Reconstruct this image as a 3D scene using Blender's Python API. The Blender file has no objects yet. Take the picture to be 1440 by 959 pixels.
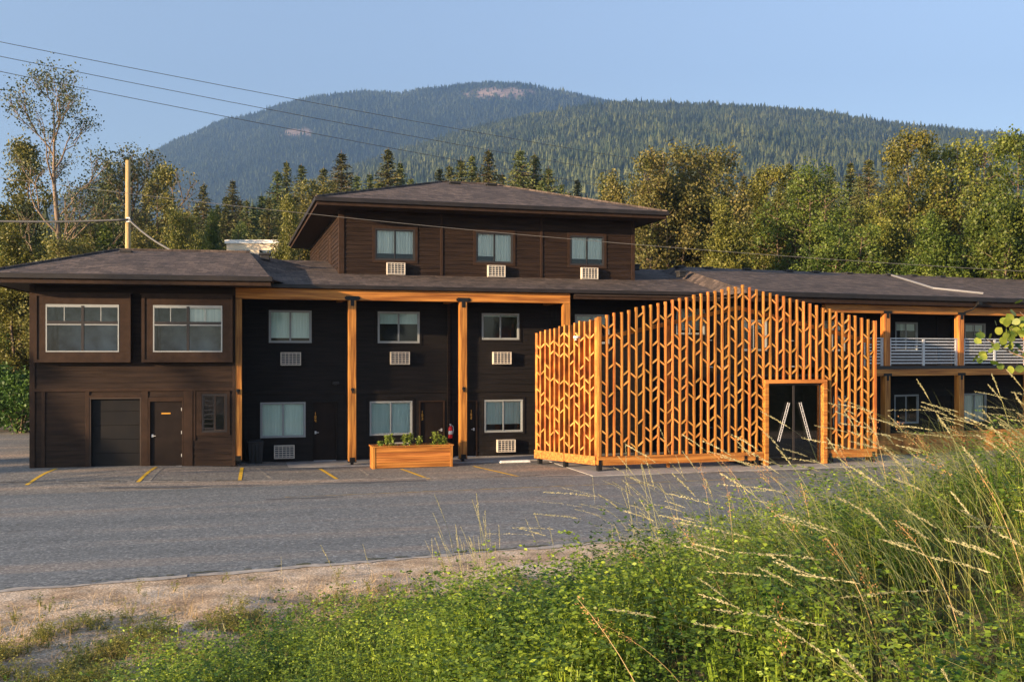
import bpy, math, random
import numpy as np
from mathutils import Matrix, Vector, noise
PI = math.pi
R = math.radians
SC = bpy.context.scene
COL = SC.collection

# ------------------------------------------------------------------ camera, light
PHI = 16.0                                  # the facade recedes to the right by this angle
cam_d = bpy.data.cameras.new("camera")
cam = bpy.data.objects.new("camera", cam_d); COL.objects.link(cam)
cam.location = (0, 0, 3.8); cam.rotation_euler = (R(90), 0, 0)
cam_d.sensor_width = 36; cam_d.lens = 35.0; cam_d.shift_y = 0.0135
cam_d.clip_start = 0.1; cam_d.clip_end = 20000
SC.camera = cam

SUN_EL, TRAVEL = 10.0, 36.0                 # sun height; heading of its rays from +X
world = bpy.data.worlds.new("World"); SC.world = world; world.use_nodes = True
wn = world.node_tree; bg = wn.nodes["Background"]
sky = wn.nodes.new("ShaderNodeTexSky"); sky.sky_type = 'NISHITA'; sky.sun_disc = False
sky.sun_elevation = R(SUN_EL)
sd = (-math.cos(R(TRAVEL)), -math.sin(R(TRAVEL)))
sky.sun_rotation = math.atan2(sd[0], sd[1]) % (2*PI)
sky.air_density = 1.0; sky.dust_density = 1.3; sky.ozone_density = 3.0; sky.altitude = 400
air = wn.nodes.new("ShaderNodeHueSaturation"); air.inputs["Saturation"].default_value = .68
wn.links.new(sky.outputs[0], air.inputs["Color"]); wn.links.new(air.outputs[0], bg.inputs[0]); bg.inputs[1].default_value = 0.14
sun_d = bpy.data.lights.new("sun", 'SUN'); sun_d.energy = 5.0; sun_d.angle = R(0.6); sun_d.color = (1.0, 0.70, 0.41)
sun = bpy.data.objects.new("sun", sun_d); COL.objects.link(sun)
tv = Vector((math.cos(R(TRAVEL))*math.cos(R(SUN_EL)), math.sin(R(TRAVEL))*math.cos(R(SUN_EL)), -math.sin(R(SUN_EL))))
sun.rotation_euler = tv.to_track_quat('-Z', 'Y').to_euler()
SC.view_settings.view_transform = 'Standard'; SC.view_settings.look = 'None'
SC.view_settings.gamma = 1.0; SC.view_settings.exposure = 1.4
SC.render.engine = 'CYCLES'
SC.cycles.use_denoising = True
SC.cycles.max_bounces = 8; SC.cycles.transparent_max_bounces = 16
SC.cycles.diffuse_bounces = 3; SC.cycles.glossy_bounces = 3; SC.cycles.volume_bounces = 0
SC.cycles.use_adaptive_sampling = True

# ------------------------------------------------------------------ materials
def mat(name, base, rough=0.7, metal=0.0, var=None, scale=(1, 1, 1), nscale=3.0, detail=4.0, bump=0.0, bscale=None,
        trans=0.0, rnd=0.0, spec=0.3, ramp=(0.35, 0.65), isl=0.0):
    """base / var: two real base colours mixed by a noise in object space; trans: translucency for leaves."""
    m = bpy.data.materials.new(name); m.use_nodes = True
    nt = m.node_tree; N = nt.nodes; L = nt.links
    p = N["Principled BSDF"]; out = N["Material Output"]
    p.inputs["Roughness"].default_value = rough; p.inputs["Metallic"].default_value = metal
    p.inputs["Specular IOR Level"].default_value = spec
    col = None
    tc = N.new("ShaderNodeTexCoord")
    mp = N.new("ShaderNodeMapping"); mp.inputs["Scale"].default_value = scale
    L.new(tc.outputs["Object"], mp.inputs["Vector"])
    if var is not None:
        nz = N.new("ShaderNodeTexNoise"); nz.inputs["Scale"].default_value = nscale; nz.inputs["Detail"].default_value = detail
        L.new(mp.outputs[0], nz.inputs["Vector"])
        cr = N.new("ShaderNodeValToRGB")
        cr.color_ramp.elements[0].position = ramp[0]; cr.color_ramp.elements[1].position = ramp[1]
        cr.color_ramp.elements[0].color = (*base, 1); cr.color_ramp.elements[1].color = (*var, 1)
        L.new(nz.outputs["Fac"], cr.inputs[0]); col = cr.outputs[0]
    if rnd:
        oi = N.new("ShaderNodeObjectInfo"); hs = N.new("ShaderNodeHueSaturation")
        mr = N.new("ShaderNodeMapRange"); mr.inputs[3].default_value = 1-rnd; mr.inputs[4].default_value = 1+rnd
        mh = N.new("ShaderNodeMapRange"); mh.inputs[3].default_value = .5-rnd*.08; mh.inputs[4].default_value = .5+rnd*.08
        L.new(oi.outputs["Random"], mr.inputs[0]); L.new(mr.outputs[0], hs.inputs["Value"])
        L.new(oi.outputs["Random"], mh.inputs[0]); L.new(mh.outputs[0], hs.inputs["Hue"])
        if col is None: hs.inputs["Color"].default_value = (*base, 1)
        else: L.new(col, hs.inputs["Color"])
        col = hs.outputs[0]
    if isl:
        ge = N.new("ShaderNodeNewGeometry"); hs = N.new("ShaderNodeHueSaturation")
        mr = N.new("ShaderNodeMapRange"); mr.inputs[3].default_value = 1-isl; mr.inputs[4].default_value = 1+isl
        mh = N.new("ShaderNodeMath"); mh.operation = 'MULTIPLY_ADD'; mh.inputs[1].default_value = -.07*isl; mh.inputs[2].default_value = .5+.035*isl
        L.new(ge.outputs["Random Per Island"], mr.inputs[0]); L.new(mr.outputs[0], hs.inputs["Value"])
        L.new(ge.outputs["Random Per Island"], mh.inputs[0]); L.new(mh.outputs[0], hs.inputs["Hue"])
        if col is None: hs.inputs["Color"].default_value = (*base, 1)
        else: L.new(col, hs.inputs["Color"])
        col = hs.outputs[0]
    if col is None: p.inputs["Base Color"].default_value = (*base, 1)
    else: L.new(col, p.inputs["Base Color"])
    if bump:
        bz = N.new("ShaderNodeTexNoise"); bz.inputs["Scale"].default_value = bscale or nscale*4; bz.inputs["Detail"].default_value = 5
        L.new(mp.outputs[0], bz.inputs["Vector"])
        b = N.new("ShaderNodeBump"); b.inputs["Strength"].default_value = bump; b.inputs["Distance"].default_value = 0.02
        L.new(bz.outputs["Fac"], b.inputs["Height"]); L.new(b.outputs[0], p.inputs["Normal"])
    if trans:
        tr = N.new("ShaderNodeBsdfTranslucent"); mx = N.new("ShaderNodeMixShader"); mx.inputs[0].default_value = trans
        if col is None: tr.inputs[0].default_value = (*base, 1)
        else: L.new(col, tr.inputs[0])
        L.new(p.outputs[0], mx.inputs[1]); L.new(tr.outputs[0], mx.inputs[2]); L.new(mx.outputs[0], out.inputs[0])
    return m

M = {}
M['siding'] = mat('dark_brown_siding', (.014, .0085, .0065), .65, var=(.027, .0165, .0115), scale=(.5, .5, 7), nscale=2.2, bump=.25, bscale=26, spec=.12)
M['trim'] = mat('dark_brown_trim', (.024, .014, .0098), .65, var=(.034, .020, .0135), nscale=4, bump=.1, spec=.12)
M['black_siding'] = mat('near_black_siding', (.0080, .0074, .0074), .65, var=(.014, .0115, .011), scale=(.5, .5, 7), nscale=2.2, bump=.25, bscale=26, spec=.12)
M['fascia'] = mat('dark_fascia', (.012, .010, .010), .45, var=(.02, .016, .015), nscale=3)
M['soffit'] = mat('brown_soffit', (.035, .023, .017), .7, var=(.045, .030, .023), nscale=3)
M['cedar'] = mat('stained_cedar', (.20, .066, .012), .5, var=(.49, .205, .044), scale=(9, 9, .55), nscale=1.6, detail=8, bump=.25, bscale=7, isl=.28)
M['cedar_h'] = mat('stained_cedar_beam', (.21, .070, .013), .5, var=(.50, .205, .044), scale=(.4, 9, 9), nscale=1.6, detail=8, bump=.25, bscale=7, isl=.15)
M['cedar_dark'] = mat('weathered_cedar', (.20, .066, .012), .6, var=(.55, .22, .04), scale=(3, 3, 1.1), nscale=1.3, detail=8, bump=.25, bscale=8, isl=.35)
M['cedar_side'] = mat('knotty_cedar', (.17, .055, .010), .6, var=(.56, .215, .038), scale=(2.2, 2.2, 1.6), nscale=1.5, detail=8, bump=.25, bscale=9, isl=.2)
M['cedar_lit'] = mat('sunlit_pale_cedar', (.40, .165, .032), .55, var=(.60, .30, .075), nscale=3, isl=.25)  # paler cedar: sunlight on the diagonal blocks put into their colour
M['steel'] = mat('black_steel', (.012, .012, .013), .45, metal=.3)
M['galv'] = mat('galvanised_steel', (.50, .51, .53), .5, metal=.25, var=(.40, .41, .43), nscale=12)
M['white'] = mat('white_paint', (.72, .71, .68), .55, var=(.6, .59, .56), nscale=8)
M['ac_body'] = mat('aged_white_plastic', (.50, .46, .40), .5, var=(.38, .35, .31), nscale=6)
M['ac_dark'] = mat('dark_coils', (.05, .06, .075), .5)
M['lead'] = mat('dull_flashing', (.20, .20, .21), .55, metal=.2)
M['vinyl'] = mat('pale_window_frame', (.24, .26, .27), .5)
M['darkframe'] = mat('dark_window_frame', (.025, .022, .022), .45)
M['blind'] = mat('pale_teal_blind', (.55, .66, .61), .8, var=(.62, .72, .67), scale=(6, 6, .3), nscale=2)
M['curtain'] = mat('cream_curtain', (.86, .86, .74), .85, var=(.66, .70, .62), scale=(11, 11, .2), nscale=2)
M['interior'] = mat('dim_room', (.03, .03, .032), .8)
M['wing_interior'] = mat('sky_reflection_room', (.30, .36, .42), .8, var=(.12, .14, .165), nscale=1.5)  # blue-grey lining stands in for sky reflected in the bay glass
M['door'] = mat('dark_brown_door', (.0095, .0065, .0055), .6, var=(.014, .0095, .008), nscale=3, spec=.12)
M['brass'] = mat('brass_numerals', (.60, .30, .05), .4, metal=.4)
M['red'] = mat('red_enamel', (.60, .02, .02), .35)
M['rubber'] = mat('dark_plastic', (.02, .02, .022), .6)
M['soil'] = mat('dark_soil', (.05, .035, .022), .95, var=(.08, .055, .035), nscale=20)
M['polewood'] = mat('weathered_pole', (.30, .205, .09), .8, var=(.44, .32, .15), scale=(14, 14, .5), nscale=2, bump=.3)
M['wire'] = mat('dull_cable', (.10, .10, .10), .6)
M['yellow'] = mat('yellow_road_paint', (.62, .38, .02), .75, var=(.20, .15, .08), nscale=7, detail=8, ramp=(.52, .72))
M['faded'] = mat('faded_road_paint', (.30, .27, .22), .85, var=(.13, .125, .12), nscale=5, detail=8, ramp=(.4, .6))
M['bark'] = mat('grey_brown_bark', (.09, .065, .045), .9, var=(.17, .125, .085), scale=(4, 4, 1), nscale=3, bump=.5)
M['bark_pale'] = mat('pale_bark', (.23, .165, .115), .9, var=(.14, .105, .075), scale=(4, 4, 1), nscale=2, bump=.5)
M['leaf'] = mat('cottonwood_leaves', (.075, .090, .016), .5, var=(.190, .190, .034), nscale=.6, trans=.28, rnd=.2, isl=.45)
M['leaf_green'] = mat('green_leaves', (.042, .078, .012), .5, var=(.115, .150, .024), nscale=.6, trans=.28, rnd=.15, isl=.45)
M['leaf_gold'] = mat('dry_golden_leaves', (.17, .150, .040), .5, var=(.095, .105, .025), nscale=.6, trans=.28, rnd=.15, isl=.45)
M['leaf_grey'] = mat('grey_green_leaves', (.050, .062, .026), .55, var=(.085, .095, .04), nscale=1.2, trans=.3, rnd=.15, isl=.3)
M['needle'] = mat('conifer_needles', (.038, .056, .016), .65, var=(.120, .122, .030), nscale=.5, trans=.15, rnd=.35, isl=.45)
M['hedge'] = mat('hedge_leaves', (.035, .085, .012), .5, var=(.07, .13, .02), nscale=2, trans=.3, isl=.3)

def glass_mat(name, tint, ior=1.6, extra=0.0):
    m = bpy.data.materials.new(name); m.use_nodes = True
    nt = m.node_tree; N = nt.nodes; L = nt.links; out = N["Material Output"]; N.remove(N["Principled BSDF"])
    t = N.new("ShaderNodeBsdfTransparent"); t.inputs[0].default_value = (*tint, 1)
    g = N.new("ShaderNodeBsdfGlossy"); g.inputs["Roughness"].default_value = .015
    f = N.new("ShaderNodeFresnel"); f.inputs[0].default_value = ior
    a = N.new("ShaderNodeMath"); a.operation = 'ADD'; a.inputs[1].default_value = extra; a.use_clamp = True
    L.new(f.outputs[0], a.inputs[0])
    x = N.new("ShaderNodeMixShader"); L.new(a.outputs[0], x.inputs[0]); L.new(t.outputs[0], x.inputs[1]); L.new(g.outputs[0], x.inputs[2])
    L.new(x.outputs[0], out.inputs[0]); return m
M['glass'] = glass_mat('window_glass', (.95, .98, .97), 1.5, .01)
M['glass_dark'] = glass_mat('tinted_door_glass', (.35, .38, .36), 1.55, .04)

def nodes_mat(name):
    m = bpy.data.materials.new(name); m.use_nodes = True
    return m, m.node_tree.nodes, m.node_tree.links, m.node_tree.nodes["Principled BSDF"]
def nz(N, L, vec, scale, detail=4, rough=.5):
    n = N.new("ShaderNodeTexNoise"); n.inputs["Scale"].default_value = scale; n.inputs["Detail"].default_value = detail
    n.inputs["Roughness"].default_value = rough; L.new(vec, n.inputs["Vector"]); return n.outputs["Fac"]
def rampn(N, L, fac, stops):
    r = N.new("ShaderNodeValToRGB"); e = r.color_ramp.elements
    e[0].position = stops[0][0]; e[0].color = (*stops[0][1], 1); e[1].position = stops[-1][0]; e[1].color = (*stops[-1][1], 1)
    for s in stops[1:-1]:
        k = e.new(s[0]); k.color = (*s[1], 1)
    L.new(fac, r.inputs[0]); return r.outputs[0]
def mixc(N, L, fac, a, b, mode='MIX'):
    x = N.new("ShaderNodeMix"); x.data_type = 'RGBA'; x.blend_type = mode
    if isinstance(fac, float): x.inputs[0].default_value = fac
    else: L.new(fac, x.inputs[0])
    L.new(a, x.inputs[6])
    L.new(b, x.inputs[7]); return x.outputs[2]

def asphalt(name, c0, c1, patch):
    m, N, L, p = nodes_mat(name)
    tc = N.new("ShaderNodeTexCoord"); o = tc.outputs["Object"]
    mp = N.new("ShaderNodeMapping"); mp.inputs["Scale"].default_value = (.06, .62, 1); L.new(o, mp.inputs["Vector"])
    big = rampn(N, L, nz(N, L, mp.outputs[0], 1.3, 6, .6), [(.32, c0), (.52, c1), (.70, patch)])  # last, warm tone paints the low sun's lit streaks into the asphalt
    vo = N.new("ShaderNodeTexVoronoi"); vo.inputs["Scale"].default_value = 22; L.new(o, vo.inputs["Vector"])
    sp = N.new("ShaderNodeSeparateColor"); L.new(vo.outputs["Color"], sp.inputs[0])
    fine = rampn(N, L, sp.outputs[0], [(.0, (.62, .62, .63)), (.5, (.94, .94, .94)), (.85, (1.15, 1.15, 1.14)), (1.0, (1.7, 1.68, 1.65))])
    fine2 = rampn(N, L, nz(N, L, o, 9, 4, .7), [(.3, (.8, .8, .8)), (.7, (1.2, 1.2, 1.2))])
    c = mixc(N, L, 1.0, big, fine, 'MULTIPLY'); c = mixc(N, L, 1.0, c, fine2, 'MULTIPLY')
    L.new(c, p.inputs["Base Color"]); p.inputs["Roughness"].default_value = .85; p.inputs["Specular IOR Level"].default_value = .25
    b = N.new("ShaderNodeBump"); b.inputs["Strength"].default_value = .4; b.inputs["Distance"].default_value = .008
    L.new(nz(N, L, o, 34, 4, .7), b.inputs["Height"]); L.new(b.outputs[0], p.inputs["Normal"]); return m
M['road'] = asphalt('road_asphalt', (.118, .132, .140), (.150, .163, .170), (.215, .195, .175))
M['lot'] = asphalt('worn_sunstreaked_asphalt', (.13, .132, .130), (.18, .170, .155), (.31, .245, .19))
M['slab'] = mat('worn_concrete', (.30, .29, .28), .85, var=(.22, .215, .21), nscale=3, bump=.3, bscale=20)

def roof_mat():
    m, N, L, p = nodes_mat('asphalt_shingles')
    tc = N.new("ShaderNodeTexCoord"); o = tc.outputs["Object"]
    br = N.new("ShaderNodeTexBrick"); br.inputs["Scale"].default_value = 1.0; br.inputs["Brick Width"].default_value = .34
    br.inputs["Row Height"].default_value = .30; br.inputs["Mortar Size"].default_value = .008; br.inputs["Bias"].default_value = 0
    br.inputs["Color1"].default_value = (.110, .088, .078, 1); br.inputs["Color2"].default_value = (.045, .038, .036, 1)
    br.inputs["Mortar"].default_value = (.035, .03, .028, 1); L.new(o, br.inputs["Vector"])
    f = rampn(N, L, nz(N, L, o, 6, 5, .8), [(.32, (.5, .5, .5)), (.68, (1.6, 1.5, 1.42))])
    g = rampn(N, L, nz(N, L, o, .5, 3), [(.3, (.85, .85, .87)), (.7, (1.15, 1.13, 1.1))])
    c = mixc(N, L, 1.0, br.outputs[0], f, 'MULTIPLY'); c = mixc(N, L, 1.0, c, g, 'MULTIPLY')
    L.new(c, p.inputs["Base Color"]); p.inputs["Roughness"].default_value = .85; p.inputs["Specular IOR Level"].default_value = .2
    b = N.new("ShaderNodeBump"); b.inputs["Strength"].default_value = .6; b.inputs["Distance"].default_value = .03
    L.new(nz(N, L, o, 11, 5, .7), b.inputs["Height"]); L.new(b.outputs[0], p.inputs["Normal"]); return m
M['roof'] = roof_mat()

def ground_mat():
    m, N, L, p = nodes_mat('gravel_and_dirt')
    tc = N.new("ShaderNodeTexCoord"); o = tc.outputs["Object"]
    dirt = rampn(N, L, nz(N, L, o, 1.1, 6, .65), [(.34, (.34, .25, .17)), (.5, (.52, .41, .30)), (.66, (.66, .56, .45))])
    vo = N.new("ShaderNodeTexVoronoi"); vo.inputs["Scale"].default_value = 26; L.new(o, vo.inputs["Vector"])
    peb = rampn(N, L, vo.outputs["Distance"], [(.0, (1.5, 1.45, 1.4)), (.35, (1.0, 1.0, 1.0)), (.6, (.55, .54, .52))])
    c = mixc(N, L, .8, dirt, peb, 'MULTIPLY')
    fine = rampn(N, L, nz(N, L, o, 60, 3, .8), [(.3, (.6, .6, .6)), (.7, (1.4, 1.4, 1.4))])
    c = mixc(N, L, .7, c, fine, 'MULTIPLY')
    at = N.new("ShaderNodeAttribute"); at.attribute_name = "green"; at.attribute_type = 'GEOMETRY'
    gr = rampn(N, L, nz(N, L, o, 5, 5, .7), [(.35, (.035, .045, .015)), (.65, (.10, .085, .04))])
    ad = N.new("ShaderNodeMath"); ad.operation = 'MULTIPLY_ADD'; L.new(nz(N, L, o, 2.3, 5, .7), ad.inputs[0])
    ad.inputs[1].default_value = 1.4; ad.inputs[2].default_value = -.7
    a2 = N.new("ShaderNodeMath"); a2.operation = 'ADD'; a2.use_clamp = True; L.new(ad.outputs[0], a2.inputs[0]); L.new(at.outputs["Fac"], a2.inputs[1])
    a3 = N.new("ShaderNodeMath"); a3.operation = 'MULTIPLY'; a3.use_clamp = True; L.new(a2.outputs[0], a3.inputs[0]); L.new(at.outputs["Fac"], a3.inputs[1])
    c = mixc(N, L, a3.outputs[0], c, gr)
    L.new(c, p.inputs["Base Color"]); p.inputs["Roughness"].default_value = .95; p.inputs["Specular IOR Level"].default_value = .1
    b = N.new("ShaderNodeBump"); b.inputs["Strength"].default_value = .8; b.inputs["Distance"].default_value = .03
    L.new(nz(N, L, o, 16, 6, .75), b.inputs["Height"]); L.new(b.outputs[0], p.inputs["Normal"]); return m
M['ground'] = ground_mat()
def hill_mat():
    m, N, L, p = nodes_mat('forest_floor_and_rock')
    tc = N.new("ShaderNodeTexCoord"); o = tc.outputs["Object"]
    at = N.new("ShaderNodeAttribute"); at.attribute_name = "rock"; at.attribute_type = 'GEOMETRY'
    rk = rampn(N, L, nz(N, L, o, .02, 6, .7), [(.35, (.20, .15, .12)), (.65, (.48, .36, .28))])
    gr = rampn(N, L, nz(N, L, o, .01, 5), [(.35, (.022, .032, .014)), (.65, (.045, .055, .022))])
    L.new(mixc(N, L, at.outputs["Fac"], gr, rk), p.inputs["Base Color"])
    p.inputs["Roughness"].default_value = .95; p.inputs["Specular IOR Level"].default_value = .05; return m
M['hill'] = hill_mat()

# ------------------------------------------------------------------ frames and mesh helpers
class Frame:
    """A plan frame turned by phi about the camera's foot: u along the facade, v into the building."""
    def __init__(s, phi): s.c, s.s = math.cos(R(phi)), math.sin(R(phi)); s.phi = phi; s.M = Matrix.Rotation(R(phi), 4, 'Z')
    def w(s, u, v, z=0.0): return Vector((u*s.c - v*s.s, u*s.s + v*s.c, z))
    def inv(s, x, y): return (x*s.c + y*s.s, -x*s.s + y*s.c)
F16, F11, F22 = Frame(PHI), Frame(11.0), Frame(22.0)

class MB:
    def __init__(s): s.v = []; s.f = []; s.mi = []; s.cur = 0
    def add(s, vs, fs):
        b = len(s.v); s.v += [tuple(x) for x in vs]; s.f += [tuple(i+b for i in f) for f in fs]; s.mi += [s.cur]*len(fs); return s
    def box(s, a, b):
        x0, y0, z0 = a; x1, y1, z1 = b
        return s.add([(x0,y0,z0),(x1,y0,z0),(x1,y1,z0),(x0,y1,z0),(x0,y0,z1),(x1,y0,z1),(x1,y1,z1),(x0,y1,z1)],
                     [(0,3,2,1),(4,5,6,7),(0,1,5,4),(1,2,6,5),(2,3,7,6),(3,0,4,7)])
    def obox(s, c, ax, ay, az):
        """oriented box: centre and three half-axis vectors"""
        c, ax, ay, az = map(Vector, (c, ax, ay, az)); vs = []
        for k in (-1, 1):
            for i, j in ((-1,-1),(1,-1),(1,1),(-1,1)): vs.append(c + ax*i + ay*j + az*k)
        return s.add(vs, [(0,3,2,1),(4,5,6,7),(0,1,5,4),(1,2,6,5),(2,3,7,6),(3,0,4,7)])
    def quad(s, *p): return s.add(p, [tuple(range(len(p)))])
    def prism(s, poly, v0, v1):
        """polygon in (u,z) extruded from v0 to v1"""
        n = len(poly)
        vs = [(u, v0, z) for u, z in poly] + [(u, v1, z) for u, z in poly]
        return s.add(vs, [tuple(range(n)), tuple(range(2*n-1, n-1, -1))] + [(i, i+n, (i+1) % n+n, (i+1) % n) for i in range(n)])
    def tube(s, pts, rad, n=8, cap=True):
        pts = [Vector(p) for p in pts]
        rr = rad if isinstance(rad, (list, tuple)) else [rad]*len(pts)
        b = len(s.v); ref = Vector((0, 0, 1))
        for i, p in enumerate(pts):
            d = (pts[min(i+1, len(pts)-1)] - pts[max(i-1, 0)]).normalized()
            if abs(d.dot(ref)) > .95: ref = Vector((1, 0, 0)) if abs(d.x) < .9 else Vector((0, 1, 0))
            a = d.cross(ref).normalized(); c = d.cross(a)
            for k in range(n):
                t = 2*PI*k/n; s.v.append(tuple(p + (a*math.cos(t)+c*math.sin(t))*rr[i]))
        for i in range(len(pts)-1):
            for k in range(n):
                s.f.append((b+i*n+k, b+i*n+(k+1) % n, b+(i+1)*n+(k+1) % n, b+(i+1)*n+k)); s.mi.append(s.cur)
        if cap:
            s.f.append(tuple(b+k for k in range(n))[::-1]); s.f.append(tuple(b+(len(pts)-1)*n+k for k in range(n))); s.mi += [s.cur]*2
        return s
    def lathe(s, prof, n=16, c=(0, 0, 0)):
        b = len(s.v)
        for r, z in prof:
            for k in range(n): s.v.append((c[0]+r*math.cos(2*PI*k/n), c[1]+r*math.sin(2*PI*k/n), c[2]+z))
        for i in range(len(prof)-1):
            for k in range(n): s.f.append((b+i*n+k, b+i*n+(k+1) % n, b+(i+1)*n+(k+1) % n, b+(i+1)*n+k)); s.mi.append(s.cur)
        s.f.append(tuple(b+k for k in range(n))[::-1]); s.f.append(tuple(b+(len(prof)-1)*n+k for k in range(n))); s.mi += [s.cur]*2
        return s
    def mesh(s, name, mats, smooth=False):
        me = bpy.data.meshes.new(name); me.from_pydata(s.v, [], s.f)
        mats = mats if isinstance(mats, (list, tuple)) else [mats]
        for m in mats: me.materials.append(m)
        me.polygons.foreach_set('material_index', s.mi)
        if smooth: me.polygons.foreach_set('use_smooth', [True]*len(s.f))
        me.update(); return me

def link(name, me, parent=None, mtx=None, bevel=0.0):
    o = bpy.data.objects.new(name, me); COL.objects.link(o)
    if parent is not None: o.parent = parent
    if mtx is not None: o.matrix_basis = mtx
    if bevel:
        b = o.modifiers.new('bevel', 'BEVEL'); b.width = bevel; b.segments = 2; b.limit_method = 'ANGLE'
    return o
def tag(o, label=None, cat=None, group=None, kind=None):
    if label: o['label'] = label
    if cat: o['category'] = cat
    if group: o['group'] = group
    if kind: o['kind'] = kind
    return o
def empty(name, mtx, label, cat, group=None):
    o = bpy.data.objects.new(name, None); COL.objects.link(o); o.matrix_basis = mtx; o.empty_display_size = .3
    return tag(o, label, cat, group)
T = Matrix.Translation
def root_at(name, fr, org, label, cat, group=None):
    r = empty(name, fr.M @ T(Vector(org)), label, cat, group); r_m[r.name] = r.matrix_basis.copy(); return r
r_m = {}
def part(name, mb, m, root, fr=None, org=(0, 0, 0), bevel=0.0, smooth=False, rot=0.0):
    """a child of root, its vertices given from org in the plan frame fr"""
    me = mb.mesh(name, m, smooth)
    if fr is None: return link(name, me, root, None, bevel)
    return link(name, me, root, r_m[root.name].inverted() @ fr.M @ T(Vector(org)) @ Matrix.Rotation(rot, 4, 'Z'), bevel)
def sub(name, mb, m, parent, bevel=0.0, smooth=False):
    return link(name, mb.mesh(name, m, smooth), parent, None, bevel)
def structure(name, mb, m, fr=None, smooth=False):
    o = link(name, mb.mesh(name, m, smooth), None, fr.M.copy() if fr else None); o['kind'] = 'structure'; return o

def lap(mb, u0, u1, z0, z1, v, holes=(), board=.185, proj=.02):
    """lapped horizontal boards facing -v, with rectangular holes (a,b,c,d) = u,u,z,z"""
    n = max(1, round((z1-z0)/board)); h = (z1-z0)/n
    for i in range(n):
        za, zb = z0+i*h, z0+(i+1)*h
        cuts = sorted({za, zb} | {z for H in holes for z in H[2:4] if za < z < zb})
        for c, d in zip(cuts[:-1], cuts[1:]):
            if d-c < 1e-4: continue
            m_ = (c+d)/2; iv = [(u0, u1)]
            for H in holes:
                if H[2] < m_ < H[3]:
                    nv = []
                    for a, b in iv:
                        if H[1] <= a or H[0] >= b: nv.append((a, b)); continue
                        if H[0] > a: nv.append((a, H[0]))
                        if H[1] < b: nv.append((H[1], b))
                    iv = nv
            off = lambda z: v - proj*(1-(z-za)/h)
            for a, b in iv:
                mb.quad((a, off(c), c), (b, off(c), c), (b, off(d), d), (a, off(d), d))
                if c == za: mb.quad((a, v+.004, c), (b, v+.004, c), (b, off(c), c), (a, off(c), c))
    return mb

# ------------------------------------------------------------------ setting: ground, road, lot
def sstep(a, b, x): t = np.clip((x-a)/(b-a), 0, 1); return t*t*(3-2*t)
def v_edge(u): return 18.0 + .11*u
def bank(u, v):
    """height of the roadside bank the photographer stands on"""
    w = v_edge(u) - v
    side = .12 + 1.0*sstep(-4.5, 7.5, u)
    h = 2.45*sstep(4.6, 13.2, w)*side
    return h + np.where(w > 1.0, .05*np.sin(u*2.3+v*1.1)*np.sin(v*1.9-u*.7), 0)*np.clip(w-1, 0, 1)
def lot_z(u, v): return .19*sstep(4.0, -3.0, u)*sstep(29.8, 33.3, v)
def np_mesh(name, verts, faces, mats, smooth=False, mi=None):
    me = bpy.data.meshes.new(name); verts = np.asarray(verts, np.float32); faces = np.asarray(faces, np.int32)
    k = faces.shape[1]
    me.vertices.add(len(verts)); me.vertices.foreach_set('co', verts.ravel())
    me.loops.add(faces.size); me.loops.foreach_set('vertex_index', faces.ravel())
    me.polygons.add(len(faces)); me.polygons.foreach_set('loop_start', np.arange(0, faces.size, k, dtype=np.int32))
    for m in (mats if isinstance(mats, (list, tuple)) else [mats]): me.materials.append(m)
    if mi is not None: me.polygons.foreach_set('material_index', np.asarray(mi, np.int32))
    me.polygons.foreach_set('use_smooth', np.full(len(faces), smooth))
    me.update(calc_edges=True); return me
def grid_mesh(name, us, vs, zf, m, smooth=True):
    U, V = np.meshgrid(us, vs); Z = zf(U, V)
    n, k = len(us), len(vs); i = np.arange((k-1)*n).reshape(k-1, n)[:, :-1].ravel()
    f = np.stack([i, i+1, i+n+1, i+n], 1)
    return np_mesh(name, np.stack([U.ravel(), V.ravel(), Z.ravel()], 1), f, m, smooth), U, V

us = np.concatenate([[-3000, -800, -200, -80], np.arange(-40, -14, 2), np.arange(-14, 16, .12), np.arange(16, 60, 2), [100, 300, 1000, 4000]])
vs = np.concatenate([[-600, -100, -30], np.arange(-14, 0, 1.), np.arange(0, 21, .12), np.arange(21, 70, 3), [90, 150, 400, 1500, 6000]])
def ground_z(U, V):
    z = bank(U, V); jit = (np.sin(U*7.3+V*3.1)*np.sin(V*6.1-U*2.7)*.012 + .006)*((v_edge(U)-V) > .3)
    return np.where((V > 17.0) & (v_edge(U)-V < .4), 0, z + jit)
gme, U, V = grid_mesh('ground', us, vs, ground_z, M['ground'])
Wd = v_edge(U) - V
green = np.clip((Wd-1.6)/3.2, 0, 1)*(.16+.84*sstep(-3, 2.0, U)) + np.where(V > 60, 1, 0)
at = gme.attributes.new('green', 'FLOAT', 'POINT'); at.data.foreach_set('value', np.clip(green, 0, 1).ravel().astype(np.float32))
g = link('ground', gme, None, F16.M.copy()); g['kind'] = 'structure'

rng = np.random.default_rng(5)
# road sheet with a crumbled near edge
mb = MB(); N_ = 420; prev = None; j = 0
for i in range(N_+1):
    u = -60 + 150*i/N_; j = .7*j + .3*rng.normal(0, .16)
    e = (v_edge(u)+.02) + j*.55
    cur = ((u, e, .004), (u, 31.2, .004))
    if prev: mb.quad(prev[0], cur[0], cur[1], prev[1])
    prev = cur
structure('road', mb, M['road'], F16)
lu = np.concatenate([np.arange(-60, -12, 4), np.arange(-12, 14, .4), np.arange(14, 70, 4)]); lv = np.concatenate([np.arange(29.6, 38.5, .3), [45, 60]])
lme, _, _ = grid_mesh('parking_lot', lu, lv, lambda U, V: np.where(V < 29.7, .002, .012 + lot_z(U, V)), M['lot'])
lot = link('parking_lot', lme, None, F16.M.copy()); lot['kind'] = 'structure'
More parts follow.
